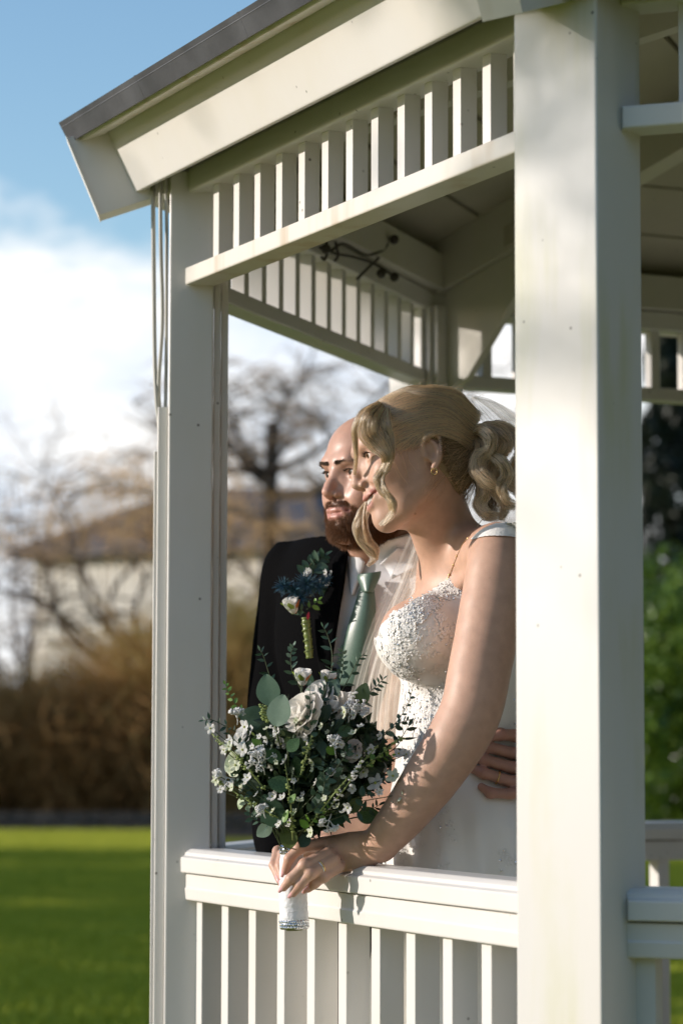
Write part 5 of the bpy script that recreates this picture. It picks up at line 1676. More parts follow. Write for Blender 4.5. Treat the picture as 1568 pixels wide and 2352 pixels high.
# clothes -------------------------------------------------------------
SUIT = mat('black_suit_wool', (.0035, .0035, .004), .85, noise=(240, .35), bump=(700, .3, .0006), spec=.03)
VEST = mat('charcoal_waistcoat', (.032, .028, .027), .8, noise=(240, .3), bump=(700, .3, .0006), spec=.15)
SHIRT = mat('white_shirt', (.78, .78, .80), .6, bump=(30, .15, .004))
TIE = mat('sage_green_satin', (.085, .15, .112), .38, noise=(300, .15), bump=(400, .2, .0006), sheen=.2)
TC = P(832, 1480, 4.74)
yawT = rad(44)                                    # chest faces this far round from the left towards the lens
fT = np.array([-math.cos(yawT), -math.sin(yawT), 0]); rT = np.array([fT[1], -fT[0], 0])      # forward, his right
RTm = np.stack([rT, fT, [0, 0, 1]], 1)
def torso(V, g):
    V.ell(TC + [0, 0, .02], np.array([.160, .118, .20]) + g, RTm, 0)
    V.ell(TC + [0, 0, -.30], np.array([.150, .112, .24]) + g, RTm, .05)
    rs, ls = P(695, 1322, 4.86), P(1000, 1345, 4.62)
    V.cap(P(842, 1305, 4.74), rs, .050 + g, .056 + g, .05)
    V.cap(P(868, 1305, 4.72), ls, .050 + g, .056 + g, .05)
    return rs, ls
lo = np.array([P(560, 1500, 4.9)[0], 4.36, P(800, 2240, 4.7)[2]]); hi = np.array([P(1330, 1500, 4.6)[0], 5.05, P(800, 1235, 4.7)[2]])
V = Vol(lo, hi, .0042)
torso(V, .0)
V.cap(GH.w((16, 0, -60)), P(862, 1330, 4.72), .061, .070, .02)
ncut = GH.w((-10, 0, -86))
V.half(ncut, np.array([-.25, -.12, .96]), 'i')
sv, sf_ = V.nets(); del V
sv = relax(sv, sf_, 2)
fmesh('shirt', sv, sf_, SHIRT, groom)
B_SHIRT = bvh_of(sv, sf_)

V = Vol(lo, hi, .0042)
rs, ls = torso(V, .016)
V.cap(P(812, 1800, 4.74), P(806, 2050, 4.74), .155, .165, .04, sq=((*fT[:2], 0), .72))
sl_ = catmull(np.array([rs, P(662, 1500, 4.88), P(646, 1650, 4.86), P(645, 1800, 4.80), P(648, 1960, 4.72)]), 16)
V.chain(sl_, np.interp(np.linspace(0, 1, 16), [0, .3, .55, 1], [.068, .058, .056, .044]), .02)
sl2 = catmull(np.array([ls, P(1120, 1480, 4.66), P(1240, 1600, 4.60), P(1290, 1700, 4.44), P(1262, 1752, 4.30)]), 16)
V.chain(sl2, np.interp(np.linspace(0, 1, 16), [0, .3, .6, 1], [.068, .058, .052, .040]), .02)
# the open front: everything between the lapels is cut away down to the waistcoat
edge = [(800, 1240), (797, 1275), (788, 1345), (775, 1430), (762, 1515), (752, 1580)]
jv, jf = V.nets(); del V
jv, jf = largest(jv, jf); jv = relax(jv, jf, 2)
# drop faces in front of the chest to the right of the lapel edge
ctr = jv[jf].mean(1)
d = ctr - CAMP
uu = 784 + FPX * (d @ RT) / (d @ FW); vv = 1176 - FPX * (d @ UP) / (d @ FW)
eu = np.interp(vv, [p[1] for p in edge], [p[0] for p in edge]) - 17
loc = (ctr - TC) @ RTm
front = loc[:, 1] > .0
rightside = loc[:, 0] < 0
cut = front & (uu > eu) & (uu < eu + 2 * (np.interp(vv, [1240, 1580], [130, 120]))) & (vv < 1580)
neckhole = np.linalg.norm((ctr - P(862, 1275, 4.72))[:, :2], axis=1) < .075
cut |= neckhole & (ctr[:, 2] > P(784, 1330, 4.7)[2])
jf2 = jf[~cut]
jk = fmesh('jacket', jv, jf2, SUIT, groom)
so_ = jk.modifiers.new('cloth thickness', 'SOLIDIFY'); so_.thickness = .004; so_.offset = -1
B_JACK = bvh_of(jv, jf)
def plate(name, poly_l, poly_r, bv_, lift, m, parent, n=30, k=7, thick=.003, bulge=.0):
    """cloth strip between two picture-space edges laid on a surface"""
    gl_, gr_ = catmull(np.array([[*p, 0] for p in poly_l]), n)[:, :2], catmull(np.array([[*p, 0] for p in poly_r]), n)[:, :2]
    v = []; last = 4.6
    for i in range(n):
        for j in range(k):
            s = j / (k - 1); q = gl_[i] * (1 - s) + gr_[i] * s
            p, _ = hit(bv_, q[0], q[1], lift + bulge * math.sin(math.pi * s))
            if p is None: p = P(q[0], q[1], last)
            last = p[1]; v.append(p)
    v = np.array(v).reshape(n, k, 3)
    for _ in range(4):
        v[1:-1, :, 1] = .5 * v[1:-1, :, 1] + .25 * (v[:-2, :, 1] + v[2:, :, 1])
    f = np.array([[i * k + j, i * k + j + 1, (i + 1) * k + j + 1, (i + 1) * k + j] for i in range(n - 1) for j in range(k - 1)])
    o = fmesh(name, v.reshape(-1, 3), f, m, parent)
    if thick:
        md = o.modifiers.new('cloth thickness', 'SOLIDIFY'); md.thickness = thick; md.offset = 0
    return o
plate('lapel', [(776, 1268), (735, 1330), (705, 1390), (716, 1410), (728, 1500), (742, 1580)], [(800, 1262), (790, 1345), (782, 1390), (776, 1430), (763, 1515), (752, 1580)], B_JACK, .0055, SUIT, jk, 34, 7, .003, .004)
plate('waistcoat', [(752, 1535), (735, 1560), (715, 1600), (700, 1660)], [(772, 1535), (800, 1565), (830, 1610), (850, 1660)], B_SHIRT, .010, VEST, groom, 14, 8, .003)
# shirt collar and tie
plate('collar', [(795, 1256), (797, 1285), (800, 1320), (806, 1366)], [(806, 1250), (832, 1285), (836, 1300), (811, 1366)], B_SHIRT, .007, SHIRT, groom, 22, 7, .0016, .004)
plate('collar', [(872, 1296), (886, 1305), (900, 1330)], [(912, 1258), (945, 1270), (960, 1300)], B_SHIRT, .010, SHIRT, groom, 18, 6, .0016, .004)
tie = plate('tie', [(826, 1352), (812, 1400), (796, 1450), (783, 1510), (772, 1575)], [(858, 1352), (862, 1400), (858, 1450), (850, 1510), (842, 1575)], B_SHIRT, .013, TIE, groom, 30, 9, .003, .009)
plate('tie_knot', [(824, 1320), (822, 1328), (828, 1345), (833, 1360)], [(874, 1312), (872, 1325), (862, 1345), (855, 1360)], B_SHIRT, .020, TIE, tie, 14, 9, .003, .010)
# trousers
V = Vol([P(600, 1500, 4.9)[0], 4.45, FLOOR], [P(1050, 1500, 4.9)[0], 5.1, P(800, 2080, 4.7)[2]], .006)
hipc = P(806, 2060, 4.74)
for sgn in (1, -1):
    a = hipc + rT * .085 * sgn
    V.cap(a, np.array([a[0], a[1], FLOOR + .5]) + fT * .015, .088, .070, .03)
    V.cap(np.array([a[0], a[1], FLOOR + .5]) + fT * .015, np.array([a[0], a[1], FLOOR + .06]), .070, .062, .02)
tv, tf = V.nets(); del V
fmesh('trousers', relax(tv, tf, 2), tf, SUIT, groom)
SHOE = mat('black_shoe', (.01, .01, .01), .25)
for sgn in (1, -1):
    a = hipc + rT * .085 * sgn
    V = Vol(np.array([a[0] - .35, a[1] - .35, FLOOR]), np.array([a[0] + .3, a[1] + .3, FLOOR + .14]), .006)
    V.cap(np.array([a[0], a[1], FLOOR + .05]), np.array([a[0], a[1], FLOOR + .035]) + fT * .17, .045, .034, .01)
    xv, xf = V.nets(); del V
    fmesh('shoe', xv, xf, SHOE, groom)
# ------------------------------------------------------------------ flowers
rgf = np.random.default_rng(101)
def frame_of(dirv, nrm_):
    y = Vector(dirv).normalized(); z = Vector(nrm_); z = (z - y * z.dot(y))
    if z.length < 1e-4: z = y.orthogonal()
    z.normalize(); x = y.cross(z)
    m_ = Matrix((x, y, z)).transposed()
    return m_
def place(me, name, p, dirv, nrm_, sc, parent):
    """local +y along dirv, local +z towards nrm_"""
    o = bpy.data.objects.new(name, me); C.objects.link(o); o.parent = parent
    w0 = Vector((0, 0, 0)); pp = parent
    while pp is not None: w0 += pp.location; pp = pp.parent
    s_ = sc if hasattr(sc, '__len__') else (sc, sc, sc)
    m4 = (frame_of(dirv, nrm_) @ Matrix.Diagonal(s_)).to_4x4(); m4.translation = Vector(p) - w0
    o.matrix_local = m4
    return o
def leaf_shape(width, tip=1.0, curl=.12, fold=.10, nu=5, nv=7, wav=0.0):
    """unit-length leaf along +y"""
    v = []
    for i in range(nv):
        t = i / (nv - 1)
        w_ = width * (math.sin(math.pi * (t * .96 + .02) ** (.85)) ** (.7 if tip < 1 else 1.05))
        for j in range(nu):
            s = (j / (nu - 1) - .5) * 2
            v.append([s * w_, t, fold * abs(s) * width - curl * t * t + wav * math.sin(t * 9 + s * 2)])
    f = [[i * nu + j, i * nu + j + 1, (i + 1) * nu + j + 1, (i + 1) * nu + j] for i in range(nv - 1) for j in range(nu - 1)]
    return v, f
def me_from(name, v, f, m):
    me = bpy.data.meshes.new(name); me.from_pydata([list(p) for p in v], [], f); me.materials.append(m)
    me.polygons.foreach_set('use_smooth', np.ones(len(me.polygons), dtype=bool)); me.update(); return me
def petal_mat(name, c, tr=.35, rough=.6):
    m, t, b = new_mat(name)
    b.inputs['Base Color'].default_value = (*c, 1); b.inputs['Roughness'].default_value = rough
    co = t.nodes.new('ShaderNodeTexCoord'); n = t.nodes.new('ShaderNodeTexNoise'); n.inputs['Scale'].default_value = 14; n.inputs['Detail'].default_value = 5
    t.links.new(co.outputs['Object'], n.inputs['Vector'])
    bp = t.nodes.new('ShaderNodeBump'); bp.inputs['Strength'].default_value = .35; bp.inputs['Distance'].default_value = .004
    t.links.new(n.outputs['Fac'], bp.inputs['Height']); t.links.new(bp.outputs['Normal'], b.inputs['Normal'])
    q = t.nodes.new('ShaderNodeBsdfTranslucent'); q.inputs['Color'].default_value = (*c, 1)
    s = t.nodes.new('ShaderNodeMixShader'); s.inputs[0].default_value = tr
    t.links.new(b.outputs[0], s.inputs[1]); t.links.new(q.outputs[0], s.inputs[2]); t.links.new(s.outputs[0], t.nodes['Material Output'].inputs['Surface'])
    return m
def green(name, c, rough=.45, veins=0.0, tr=.18):
    m, t, b = new_mat(name)
    co = t.nodes.new('ShaderNodeTexCoord')
    oi = t.nodes.new('ShaderNodeObjectInfo')
    hs_ = t.nodes.new('ShaderNodeHueSaturation'); hs_.inputs['Color'].default_value = (*c, 1)
    r1 = t.nodes.new('ShaderNodeMapRange'); r1.inputs['To Min'].default_value = .7; r1.inputs['To Max'].default_value = 1.35
    t.links.new(oi.outputs['Random'], r1.inputs['Value']); t.links.new(r1.outputs['Result'], hs_.inputs['Value'])
    last = hs_.outputs['Color']
    vo = t.nodes.new('ShaderNodeTexVoronoi'); vo.feature = 'DISTANCE_TO_EDGE'; vo.inputs['Scale'].default_value = 9 if veins else 5
    t.links.new(co.outputs['Object'], vo.inputs['Vector'])
    mr = t.nodes.new('ShaderNodeMapRange'); mr.inputs['From Max'].default_value = .07; mr.inputs['To Min'].default_value = veins if veins else .12; mr.inputs['To Max'].default_value = 0
    t.links.new(vo.outputs['Distance'], mr.inputs['Value'])
    mx = t.nodes.new('ShaderNodeMix'); mx.data_type = 'RGBA'; mx.inputs['B'].default_value = (*[min(1, q * 2.2 + .03) for q in c], 1)
    t.links.new(mr.outputs['Result'], mx.inputs['Factor']); t.links.new(last, mx.inputs['A'])
    t.links.new(mx.outputs['Result'], b.inputs['Base Color']); b.inputs['Roughness'].default_value = rough
    q = t.nodes.new('ShaderNodeBsdfTranslucent'); t.links.new(mx.outputs['Result'], q.inputs['Color'])
    s = t.nodes.new('ShaderNodeMixShader'); s.inputs[0].default_value = tr
    t.links.new(b.outputs[0], s.inputs[1]); t.links.new(q.outputs[0], s.inputs[2]); t.links.new(s.outputs[0], t.nodes['Material Output'].inputs['Surface'])
    return m
G_DARK = green('dark_teal_leaf', (.032, .072, .042), .42)
G_SILV = green('silver_green_leaf', (.125, .185, .130), .6)
G_EUC = green('eucalyptus_leaf', (.062, .115, .072), .55)
G_BRIGHT = green('fresh_green_leaf', (.14, .27, .045), .4)
G_OLIVE = green('olive_leaf', (.085, .12, .03), .45)
G_VEIN = green('veined_leaf', (.055, .115, .035), .45, .55)
G_PALE = green('pale_green_stem', (.26, .32, .10), .5)
WHITE = petal_mat('white_petal', (.86, .85, .82), .45)
CREAMP = petal_mat('cream_rose_petal', (.88, .85, .79), .5)
BLUSH = petal_mat('blush_petal', (.80, .72, .66))
GREENW = petal_mat('greenish_white_petal', (.72, .76, .58))
YELL = mat('yellow_green_heart', (.42, .45, .10), .6)
STEM = mat('green_stem', (.05, .075, .025), .6)

SPRIG_LEAF = {k: me_from('leaf', *leaf_shape(.30, .6, .10, .10), m) for k, m in (('euc', G_EUC), ('dark', G_DARK), ('silver', G_SILV), ('bright', G_BRIGHT), ('olive', G_OLIVE))}
NARROW = {k: me_from('leaf', *leaf_shape(.19, 1, .14, .12), m) for k, m in (('dark', G_DARK), ('euc', G_EUC), ('bright', G_BRIGHT))}
BIG = {k: me_from('eucalyptus_leaf', *leaf_shape(.40, .6, .10, .06, 7, 10, .006), m) for k, m in (('euc', G_EUC), ('dark', G_DARK), ('silver', G_SILV), ('vein', G_VEIN), ('olive', G_OLIVE), ('bright', G_BRIGHT))}

bouquet = empty('bouquet', P(677, 2140, 4.235), 'bouquet of white roses and eucalyptus with lace wrapped handle over the rail', 'bouquet')
BASE = P(670, 1948, 4.235)
CAMV = lambda p: (CAMP - p) / np.linalg.norm(CAMP - p)
# handle
hb, ht = P(676, 2132, 4.235), P(669, 1946, 4.235)
ax = (ht - hb) / np.linalg.norm(ht - hb)
hp = [hb + (ht - hb) * t for t in np.linspace(0, 1, 24)]
hrad = np.interp(np.linspace(0, 1, 24), [0, .1, .5, .85, 1], [.0208, .0222, .0215, .0190, .0160]) * (1 + .02 * np.sin(np.arange(24) * 2.1))
LACEW = mat('white_lace_wrap', (.78, .78, .79), .6, bump=(150, .9, .003))
mesh('handle', *tube(hp, hrad, 28), LACEW, bouquet, True)
wr = []
for k in range(3):
    a0 = k * 2.3
    tt = np.linspace(0, 1, 26)
    pts = []
    e1 = np.cross(ax, [1, 0, 0.]); e1 /= np.linalg.norm(e1); e2 = np.cross(ax, e1)
    for t in tt:
        a = a0 + t * 4.2
        zz = .02 + .17 * k + .12 * t
        rr_ = np.interp(zz, [0, 1], [.0218, .0200])
        pts.append(hb + ax * np.linalg.norm(ht - hb) * min(zz, .98) + rr_ * (math.cos(a) * e1 + math.sin(a) * e2))
    mesh('lace_edge', *tube(np.array(pts), .0009, 5), LACEW, bouquet, True)
def stones(c, r, rows, n, name):
    root = mesh(name, *tube([c - ax * .005 * rows / 2, c + ax * .005 * rows / 2], r, 24), mat('silver_band', (.5, .5, .52), .25, metal=1), bouquet, True)
    for q in range(rows):
        for k in range(n):
            a = 2 * math.pi * (k + .5 * (q % 2)) / n
            dv_ = math.cos(a) * e1 + math.sin(a) * e2
            put_on(BEAD, 'rhinestone', c + ax * .0042 * (q - (rows - 1) / 2) + dv_ * (r + .0004), dv_, rgf.uniform(0, 6), rgf.uniform(1.0, 1.5), root)
stones(hb + ax * .006, .0218, 3, 34, 'rhinestone_band')
stones(ht - ax * .004, .0178, 3, 26, 'rhinestone_band')
mesh('cut_stems', *tube([hb - ax * .004, hb + ax * .012], [.013, .014], 9), mat('cut_stem_ends', (.25, .27, .10), .8, bump=(300, 1, .004)), bouquet)

def toward(u, v, Y):
    return P(u, v, Y)
# dark inner foliage that fills the body
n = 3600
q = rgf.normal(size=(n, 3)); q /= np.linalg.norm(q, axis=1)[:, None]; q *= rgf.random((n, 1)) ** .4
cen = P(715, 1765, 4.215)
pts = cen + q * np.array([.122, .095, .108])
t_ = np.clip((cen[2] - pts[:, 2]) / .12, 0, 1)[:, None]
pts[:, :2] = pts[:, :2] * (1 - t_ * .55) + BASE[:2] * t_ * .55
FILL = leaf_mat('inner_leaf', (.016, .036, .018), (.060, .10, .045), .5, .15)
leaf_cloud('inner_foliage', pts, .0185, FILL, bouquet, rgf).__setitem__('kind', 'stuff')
# stems converging in the handle
mbs = MB()
def stem(tip, r=.0011, sag=.1):
    a = BASE + np.array([rgf.normal(0, .007), rgf.normal(0, .007), -.01])
    mid = (a + tip) / 2 + np.array([(tip - a)[0] * -.10, (tip - a)[1] * -.1, np.linalg.norm(tip - a) * .10])
    c = catmull(np.array([a, mid, tip]), 12)
    mbs.add(*tube(c, [r] * 12, 5))
    return c

def big_leaf(u, v, Y, half, ang, kind, tilt=0.):
    """half length in picture pixels, ang: direction of the tip, degrees from right, anticlockwise"""
    c = P(u, v, Y); L_ = 2 * half * Y / FPX
    d = RT * math.cos(rad(ang)) + UP * math.sin(rad(ang)) + FW * tilt
    d /= np.linalg.norm(d)
    nn = CAMV(c) + rgf.normal(0, .28, 3) + np.array([-.65, 0, .25])
    place(BIG[kind], 'eucalyptus_leaf', c - d * L_ / 2, d, nn, L_, bouquet)
    stem(c - d * L_ / 2)
for a in [(641, 1632, 4.090, 37, 78, 'silver'), (615, 1585, 4.185, 36, 100, 'euc'), (585, 1650, 4.19, 37, 168, 'euc'), (831, 1596, 4.20, 28, 75, 'olive'), (681, 1762, 4.125, 24, 100, 'vein'),
          (640, 1801, 4.13, 25, 165, 'vein'), (622, 1863, 4.15, 40, 120, 'dark'), (662, 1922, 4.19, 27, 100, 'olive'), (626, 1737, 4.125, 21, 160, 'vein'), (673, 1711, 4.09, 19, 50, 'vein'),
          (846, 1873, 4.20, 25, 10, 'vein'), (792, 1679, 4.14, 17, 20, 'vein'), (552, 1846, 4.19, 14, 250, 'bright'), (606, 1908, 4.19, 21, 215, 'silver'), (671, 1834, 4.11, 12, 60, 'bright'), (698, 1893, 4.13, 13, 140, 'bright'),
          (820, 1700, 4.19, 24, 20, 'euc'), (742, 1800, 4.12, 22, 285, 'euc'), (728, 1850, 4.12, 22, 260, 'euc'), (770, 1770, 4.13, 18, 300, 'euc'), (590, 1760, 4.17, 17, 200, 'dark'), (708, 1560, 4.22, 16, 100, 'dark'),
          (757, 1590, 4.18, 34, 62, 'dark'), (742, 1640, 4.14, 26, 55, 'dark'), (862, 1690, 4.20, 20, 20, 'euc'), (560, 1800, 4.19, 16, 200, 'dark'), (850, 1770, 4.18, 18, 330, 'olive'), (700, 1930, 4.19, 18, 60, 'dark'),
          (780, 1880, 4.18, 22, 20, 'dark'), (815, 1850, 4.17, 20, 30, 'olive'), (590, 1705, 4.15, 14, 140, 'bright'), (760, 1725, 4.12, 13, 320, 'bright'), (655, 1875, 4.12, 15, 75, 'bright')]:
    big_leaf(*a)

def sprig(path, kind, n, size, shape='round', name='eucalyptus_sprig', mset=None, parent=None, r=.0009):
    parent = parent or bouquet
    g = catmull(np.array([P(*p) for p in path]), 18)
    root = mesh(name, *tube(g, np.linspace(r, r * .45, 18), 5), STEM, parent, True)
    src = (SPRIG_LEAF if shape == 'round' else NARROW)[kind]
    for k in range(n):
        t = .18 + .82 * k / max(1, n - 1)
        i = min(16, int(t * 17)); p = g[i] + (g[i + 1] - g[i]) * (t * 17 - i)
        d = g[i + 1] - g[i]; d /= np.linalg.norm(d)
        sd = np.cross(d, CAMV(p)); sd /= np.linalg.norm(sd)
        sgn = 1 if k % 2 else -1
        if k == n - 1: dd = d
        else: dd = d * rgf.uniform(.35, .9) + sd * sgn + CAMV(p) * rgf.uniform(-.6, .6)
        L_ = size * 4.2 / FPX * (1.15 - .55 * t) * rgf.uniform(.8, 1.2)
        place(src, 'leaf', p, dd, CAMV(p) + rgf.normal(0, .5, 3) + np.array([-.5, 0, .2]), (L_ * rgf.uniform(.85, 1.15), L_, L_), root)
    return root
for a in [
    ([(640, 1700, 4.2), (560, 1640, 4.2), (530, 1600, 4.2), (517, 1572, 4.2)], 'bright', 13, 17), ([(640, 1720, 4.2), (560, 1690, 4.2), (490, 1655, 4.2), (468, 1655, 4.2)], 'dark', 11, 20, 'n'),
    ([(700, 1600, 4.24), (672, 1545, 4.24), (668, 1505, 4.24), (674, 1484, 4.24)], 'euc', 12, 19), ([(640, 1600, 4.26), (620, 1555, 4.26), (606, 1510, 4.26), (598, 1495, 4.26)], 'dark', 9, 22, 'n'),
    ([(760, 1620, 4.22), (782, 1560, 4.22), (788, 1520, 4.22), (786, 1492, 4.22)], 'euc', 14, 19), ([(760, 1630, 4.21), (800, 1560, 4.21), (820, 1520, 4.21), (838, 1500, 4.21)], 'dark', 11, 21, 'n'),
    ([(790, 1660, 4.2), (840, 1600, 4.2), (865, 1575, 4.2), (880, 1560, 4.2)], 'dark', 12, 24, 'n'), ([(830, 1720, 4.2), (900, 1670, 4.2), (935, 1620, 4.2), (948, 1578, 4.2)], 'euc', 13, 15),
    ([(830, 1730, 4.2), (880, 1690, 4.19), (920, 1660, 4.19), (938, 1655, 4.19)], 'euc', 12, 20), ([(840, 1760, 4.2), (905, 1720, 4.19), (925, 1690, 4.19), (938, 1668, 4.19)], 'dark', 7, 38, 'n'),
    ([(700, 1800, 4.14), (712, 1720, 4.12), (712, 1640, 4.12), (711, 1575, 4.14)], 'euc', 16, 21), ([(690, 1860, 4.14), (745, 1800, 4.11), (790, 1740, 4.11), (800, 1720, 4.11)], 'euc', 14, 22),
    ([(690, 1880, 4.15), (730, 1850, 4.11), (745, 1800, 4.10), (742, 1760, 4.10)], 'euc', 14, 22), ([(640, 1830, 4.17), (580, 1820, 4.17), (548, 1800, 4.18), (536, 1785, 4.18)], 'dark', 11, 19),
    ([(655, 1880, 4.17), (600, 1860, 4.17), (570, 1850, 4.18), (558, 1835, 4.18)], 'silver', 9, 20), ([(760, 1860, 4.15), (830, 1830, 4.15), (870, 1800, 4.16), (890, 1790, 4.16)], 'dark', 11, 22),
    ([(740, 1890, 4.16), (800, 1870, 4.16), (850, 1860, 4.17), (870, 1850, 4.17)], 'dark', 10, 26, 'n'), ([(700, 1900, 4.15), (720, 1880, 4.13), (745, 1870, 4.12), (760, 1850, 4.12)], 'bright', 8, 19),
    ([(760, 1560, 4.26), (762, 1500, 4.27), (752, 1460, 4.28), (742, 1440, 4.28)], 'dark', 9, 26, 'n'), ([(720, 1640, 4.16), (742, 1600, 4.16), (752, 1560, 4.18), (762, 1530, 4.2)], 'dark', 10, 24, 'n'),
    ([(600, 1760, 4.18), (560, 1720, 4.17), (530, 1690, 4.18), (520, 1665, 4.18)], 'dark', 10, 19, 'n'), ([(640, 1900, 4.18), (600, 1890, 4.18), (580, 1880, 4.18), (572, 1866, 4.18)], 'euc', 8, 20),
    ([(800, 1800, 4.14), (850, 1750, 4.14), (880, 1740, 4.15), (900, 1735, 4.15)], 'bright', 9, 17), ([(680, 1700, 4.13), (650, 1690, 4.12), (600, 1700, 4.13), (585, 1690, 4.13)], 'olive', 8, 18)]:
    sprig(a[0], a[1], a[2], a[3], 'narrow' if len(a) > 4 else 'round')

# roses
def rose_petal(w_, cup, m, nm='petal'):
    v, f = [], []
    nu, nv = 7, 7
    for i in range(nv):
        t = i / (nv - 1)
        ww = w_ * (.30 + .75 * math.sin(min(1, t * 1.05) * math.pi * .62)) * (1 - .12 * max(0, t - .8) / .2)
        for j in range(nu):
            s = (j / (nu - 1) - .5) * 2
            edge_ = .10 * max(0, t - .75) / .25
            v.append([s * ww, t - .10 * s * s * t, cup * (1 - math.cos(s * 1.25)) * ww * 1.2 + .30 * math.sin(t * 2.2) * -.55 - edge_ * (1 + .5 * math.sin(s * 5))])
    for i in range(nv - 1):
        for j in range(nu - 1): f.append([i * nu + j, i * nu + j + 1, (i + 1) * nu + j + 1, (i + 1) * nu + j])
    return me_from(nm, v, f, m)
PET = {id(m): [rose_petal(.50, .55, m), rose_petal(.58, .42, m), rose_petal(.62, .30, m)] for m in (CREAMP, WHITE, BLUSH, GREENW)}
def rose(u, v, Y, r, m, face=(0, 0, 0), rings=((3, 12), (5, 30), (6, 50), (7, 70))):
    """r in picture pixels; petals spiral round an axis that looks at the lens, up and left"""
    c = P(u, v, Y); R_px = r * Y / FPX
    axs = CAMV(c) * .75 + UP * .5 + RT * -.95 + np.asarray(face); axs /= np.linalg.norm(axs)
    a1 = np.cross(axs, [0, 1, 0.2]); a1 /= np.linalg.norm(a1); a2 = np.cross(axs, a1)
    bud = [c + axs * R_px * (t - .55) for t in np.linspace(0, 1, 7)]
    root = mesh('rose', *tube(bud, R_px * np.array([.18, .30, .36, .36, .30, .2, .1]), 12), m, bouquet, True)
    off = rgf.uniform(0, 6)
    for k, (n_, op) in enumerate(rings):
        for i in range(n_):
            a = off + k * .7 + 2 * math.pi * i / n_ + rgf.uniform(-.12, .12)
            rd_ = math.cos(a) * a1 + math.sin(a) * a2
            o_ = rad(op + rgf.uniform(-6, 6))
            d = axs * math.cos(o_) + rd_ * math.sin(o_)
            nn = -rd_ * math.cos(o_) + axs * math.sin(o_)
            L_ = R_px * (1.00 + .07 * k) * rgf.uniform(.92, 1.08)
            p0 = c - axs * R_px * (.50 + .05 * k) + rd_ * R_px * (.10 + .04 * k)
            place(PET[id(m)][min(2, k)], 'petal', p0, d, nn, L_, root)
    stem(c - axs * R_px * .5, .0016)
rose(683, 1634, 4.135, 42, CREAMP)
rose(724, 1594, 4.19, 32, WHITE, (0, 0, .2))
rose(768, 1618, 4.17, 32, CREAMP, (.2, 0, .1), ((3, 14), (5, 36), (6, 60)))
rose(806, 1724, 4.14, 21, BLUSH, (.2, -.2, -.2), ((3, 14), (5, 38), (6, 62)))
rose(536, 1752, 4.185, 27, GREENW, (-.5, -.2, 0), ((3, 16), (5, 40), (6, 64)))
rose(552, 1690, 4.19, 25, WHITE, (-.4, 0, .2), ((3, 16), (5, 44), (6, 66)))
SEPAL = me_from('sepal', *leaf_shape(.30, 1, -.25, -.25), green('sepal_green', (.19, .26, .035), .4))
SEPAL_T = me_from('sepal', *leaf_shape(.22, 1, -.25, -.25), mat('orange_sepal_tip', (.50, .16, .04), .5))
def bud(u, v, Y, r, lean, parent, tipc=True):
    c = P(u, v, Y); R_px = r * Y / FPX
    axs = UP + RT * lean + CAMV(c) * .15; axs /= np.linalg.norm(axs)
    a1 = np.cross(axs, [0, 1, .1]); a1 /= np.linalg.norm(a1); a2 = np.cross(axs, a1)
    g = [c + axs * R_px * (2.1 * t - 1.0) for t in np.linspace(0, 1, 9)]
    root = mesh('rosebud', *tube(g, R_px * np.array([.25, .5, .62, .64, .60, .5, .38, .24, .08]), 14), WHITE, parent, True)
    for k in range(4):
        a = k * 1.571 + .6; rd_ = math.cos(a) * a1 + math.sin(a) * a2
        place(PET[id(WHITE)][0], 'petal', c - axs * R_px * .9 + rd_ * R_px * .15, axs + rd_ * .16, -rd_, R_px * 2.0, root)
    for k in range(5):
        a = k * 1.257; rd_ = math.cos(a) * a1 + math.sin(a) * a2
        place(SEPAL_T if (tipc and k == 2) else SEPAL, 'sepal', c - axs * R_px * 1.05 + rd_ * R_px * .30, axs + rd_ * .34, rd_, R_px * 1.9, root)
    return c - axs * R_px
stem(bud(695, 1556, 4.20, 19, .05, bouquet), .0014); stem(bud(752, 1560, 4.21, 18, .25, bouquet), .0014)

# small five-petalled blossoms
def blossom_mesh(m, frill=0.):
    v, f = [], []
    for k in range(5):
        a = k * 1.2566; n0 = len(v)
        for i in range(5):
            t = i / 4
            for j in range(5):
                s = (j / 4 - .5) * 2
                w_ = .40 * math.sin(math.pi * (.14 + .74 * t)) ** .8
                x = t * .95; y = s * w_; z = .10 + .28 * t * t - .12 * s * s + frill * math.sin(s * 7 + k) * t
                v.append([x * math.cos(a) - y * math.sin(a), x * math.sin(a) + y * math.cos(a), z])
        for i in range(4):
            for j in range(4):
                q = n0 + i * 5 + j; f.append([q, q + 1, q + 6, q + 5])
    return me_from('blossom', v, f, m)
BL = [blossom_mesh(WHITE), blossom_mesh(WHITE, .06), blossom_mesh(GREENW, .03)]
hv_, hf_ = [], []
for i in range(5):
    for j in range(8):
        th = math.pi * (i + .5) / 5; a = j * math.pi / 4
        hv_.append([.16 * math.sin(th) * math.cos(a), .16 * math.sin(th) * math.sin(a), .16 + .14 * math.cos(th)])
for i in range(4):
    for j in range(8): hf_.append([i * 8 + j, i * 8 + (j + 1) % 8, (i + 1) * 8 + (j + 1) % 8, (i + 1) * 8 + j])
HEART = me_from('heart', hv_, hf_, YELL)
def blossom(u, v, Y, r, k=None, parent=None, lean=None, st=True):
    c = P(u, v, Y)
    nn = CAMV(c) * .9 + UP * .35 - RT * .8 + rgf.normal(0, .45, 3) if lean is None else np.asarray(lean)
    d = np.cross(nn, rgf.normal(size=3))
    L_ = r * Y / FPX
    o = place(BL[rgf.integers(0, 3) if k is None else k], 'blossom', c, d, nn, L_, parent or bouquet)
    h_ = bpy.data.objects.new('heart', HEART); C.objects.link(h_); h_.parent = o
    if st: stem(c, .0007)
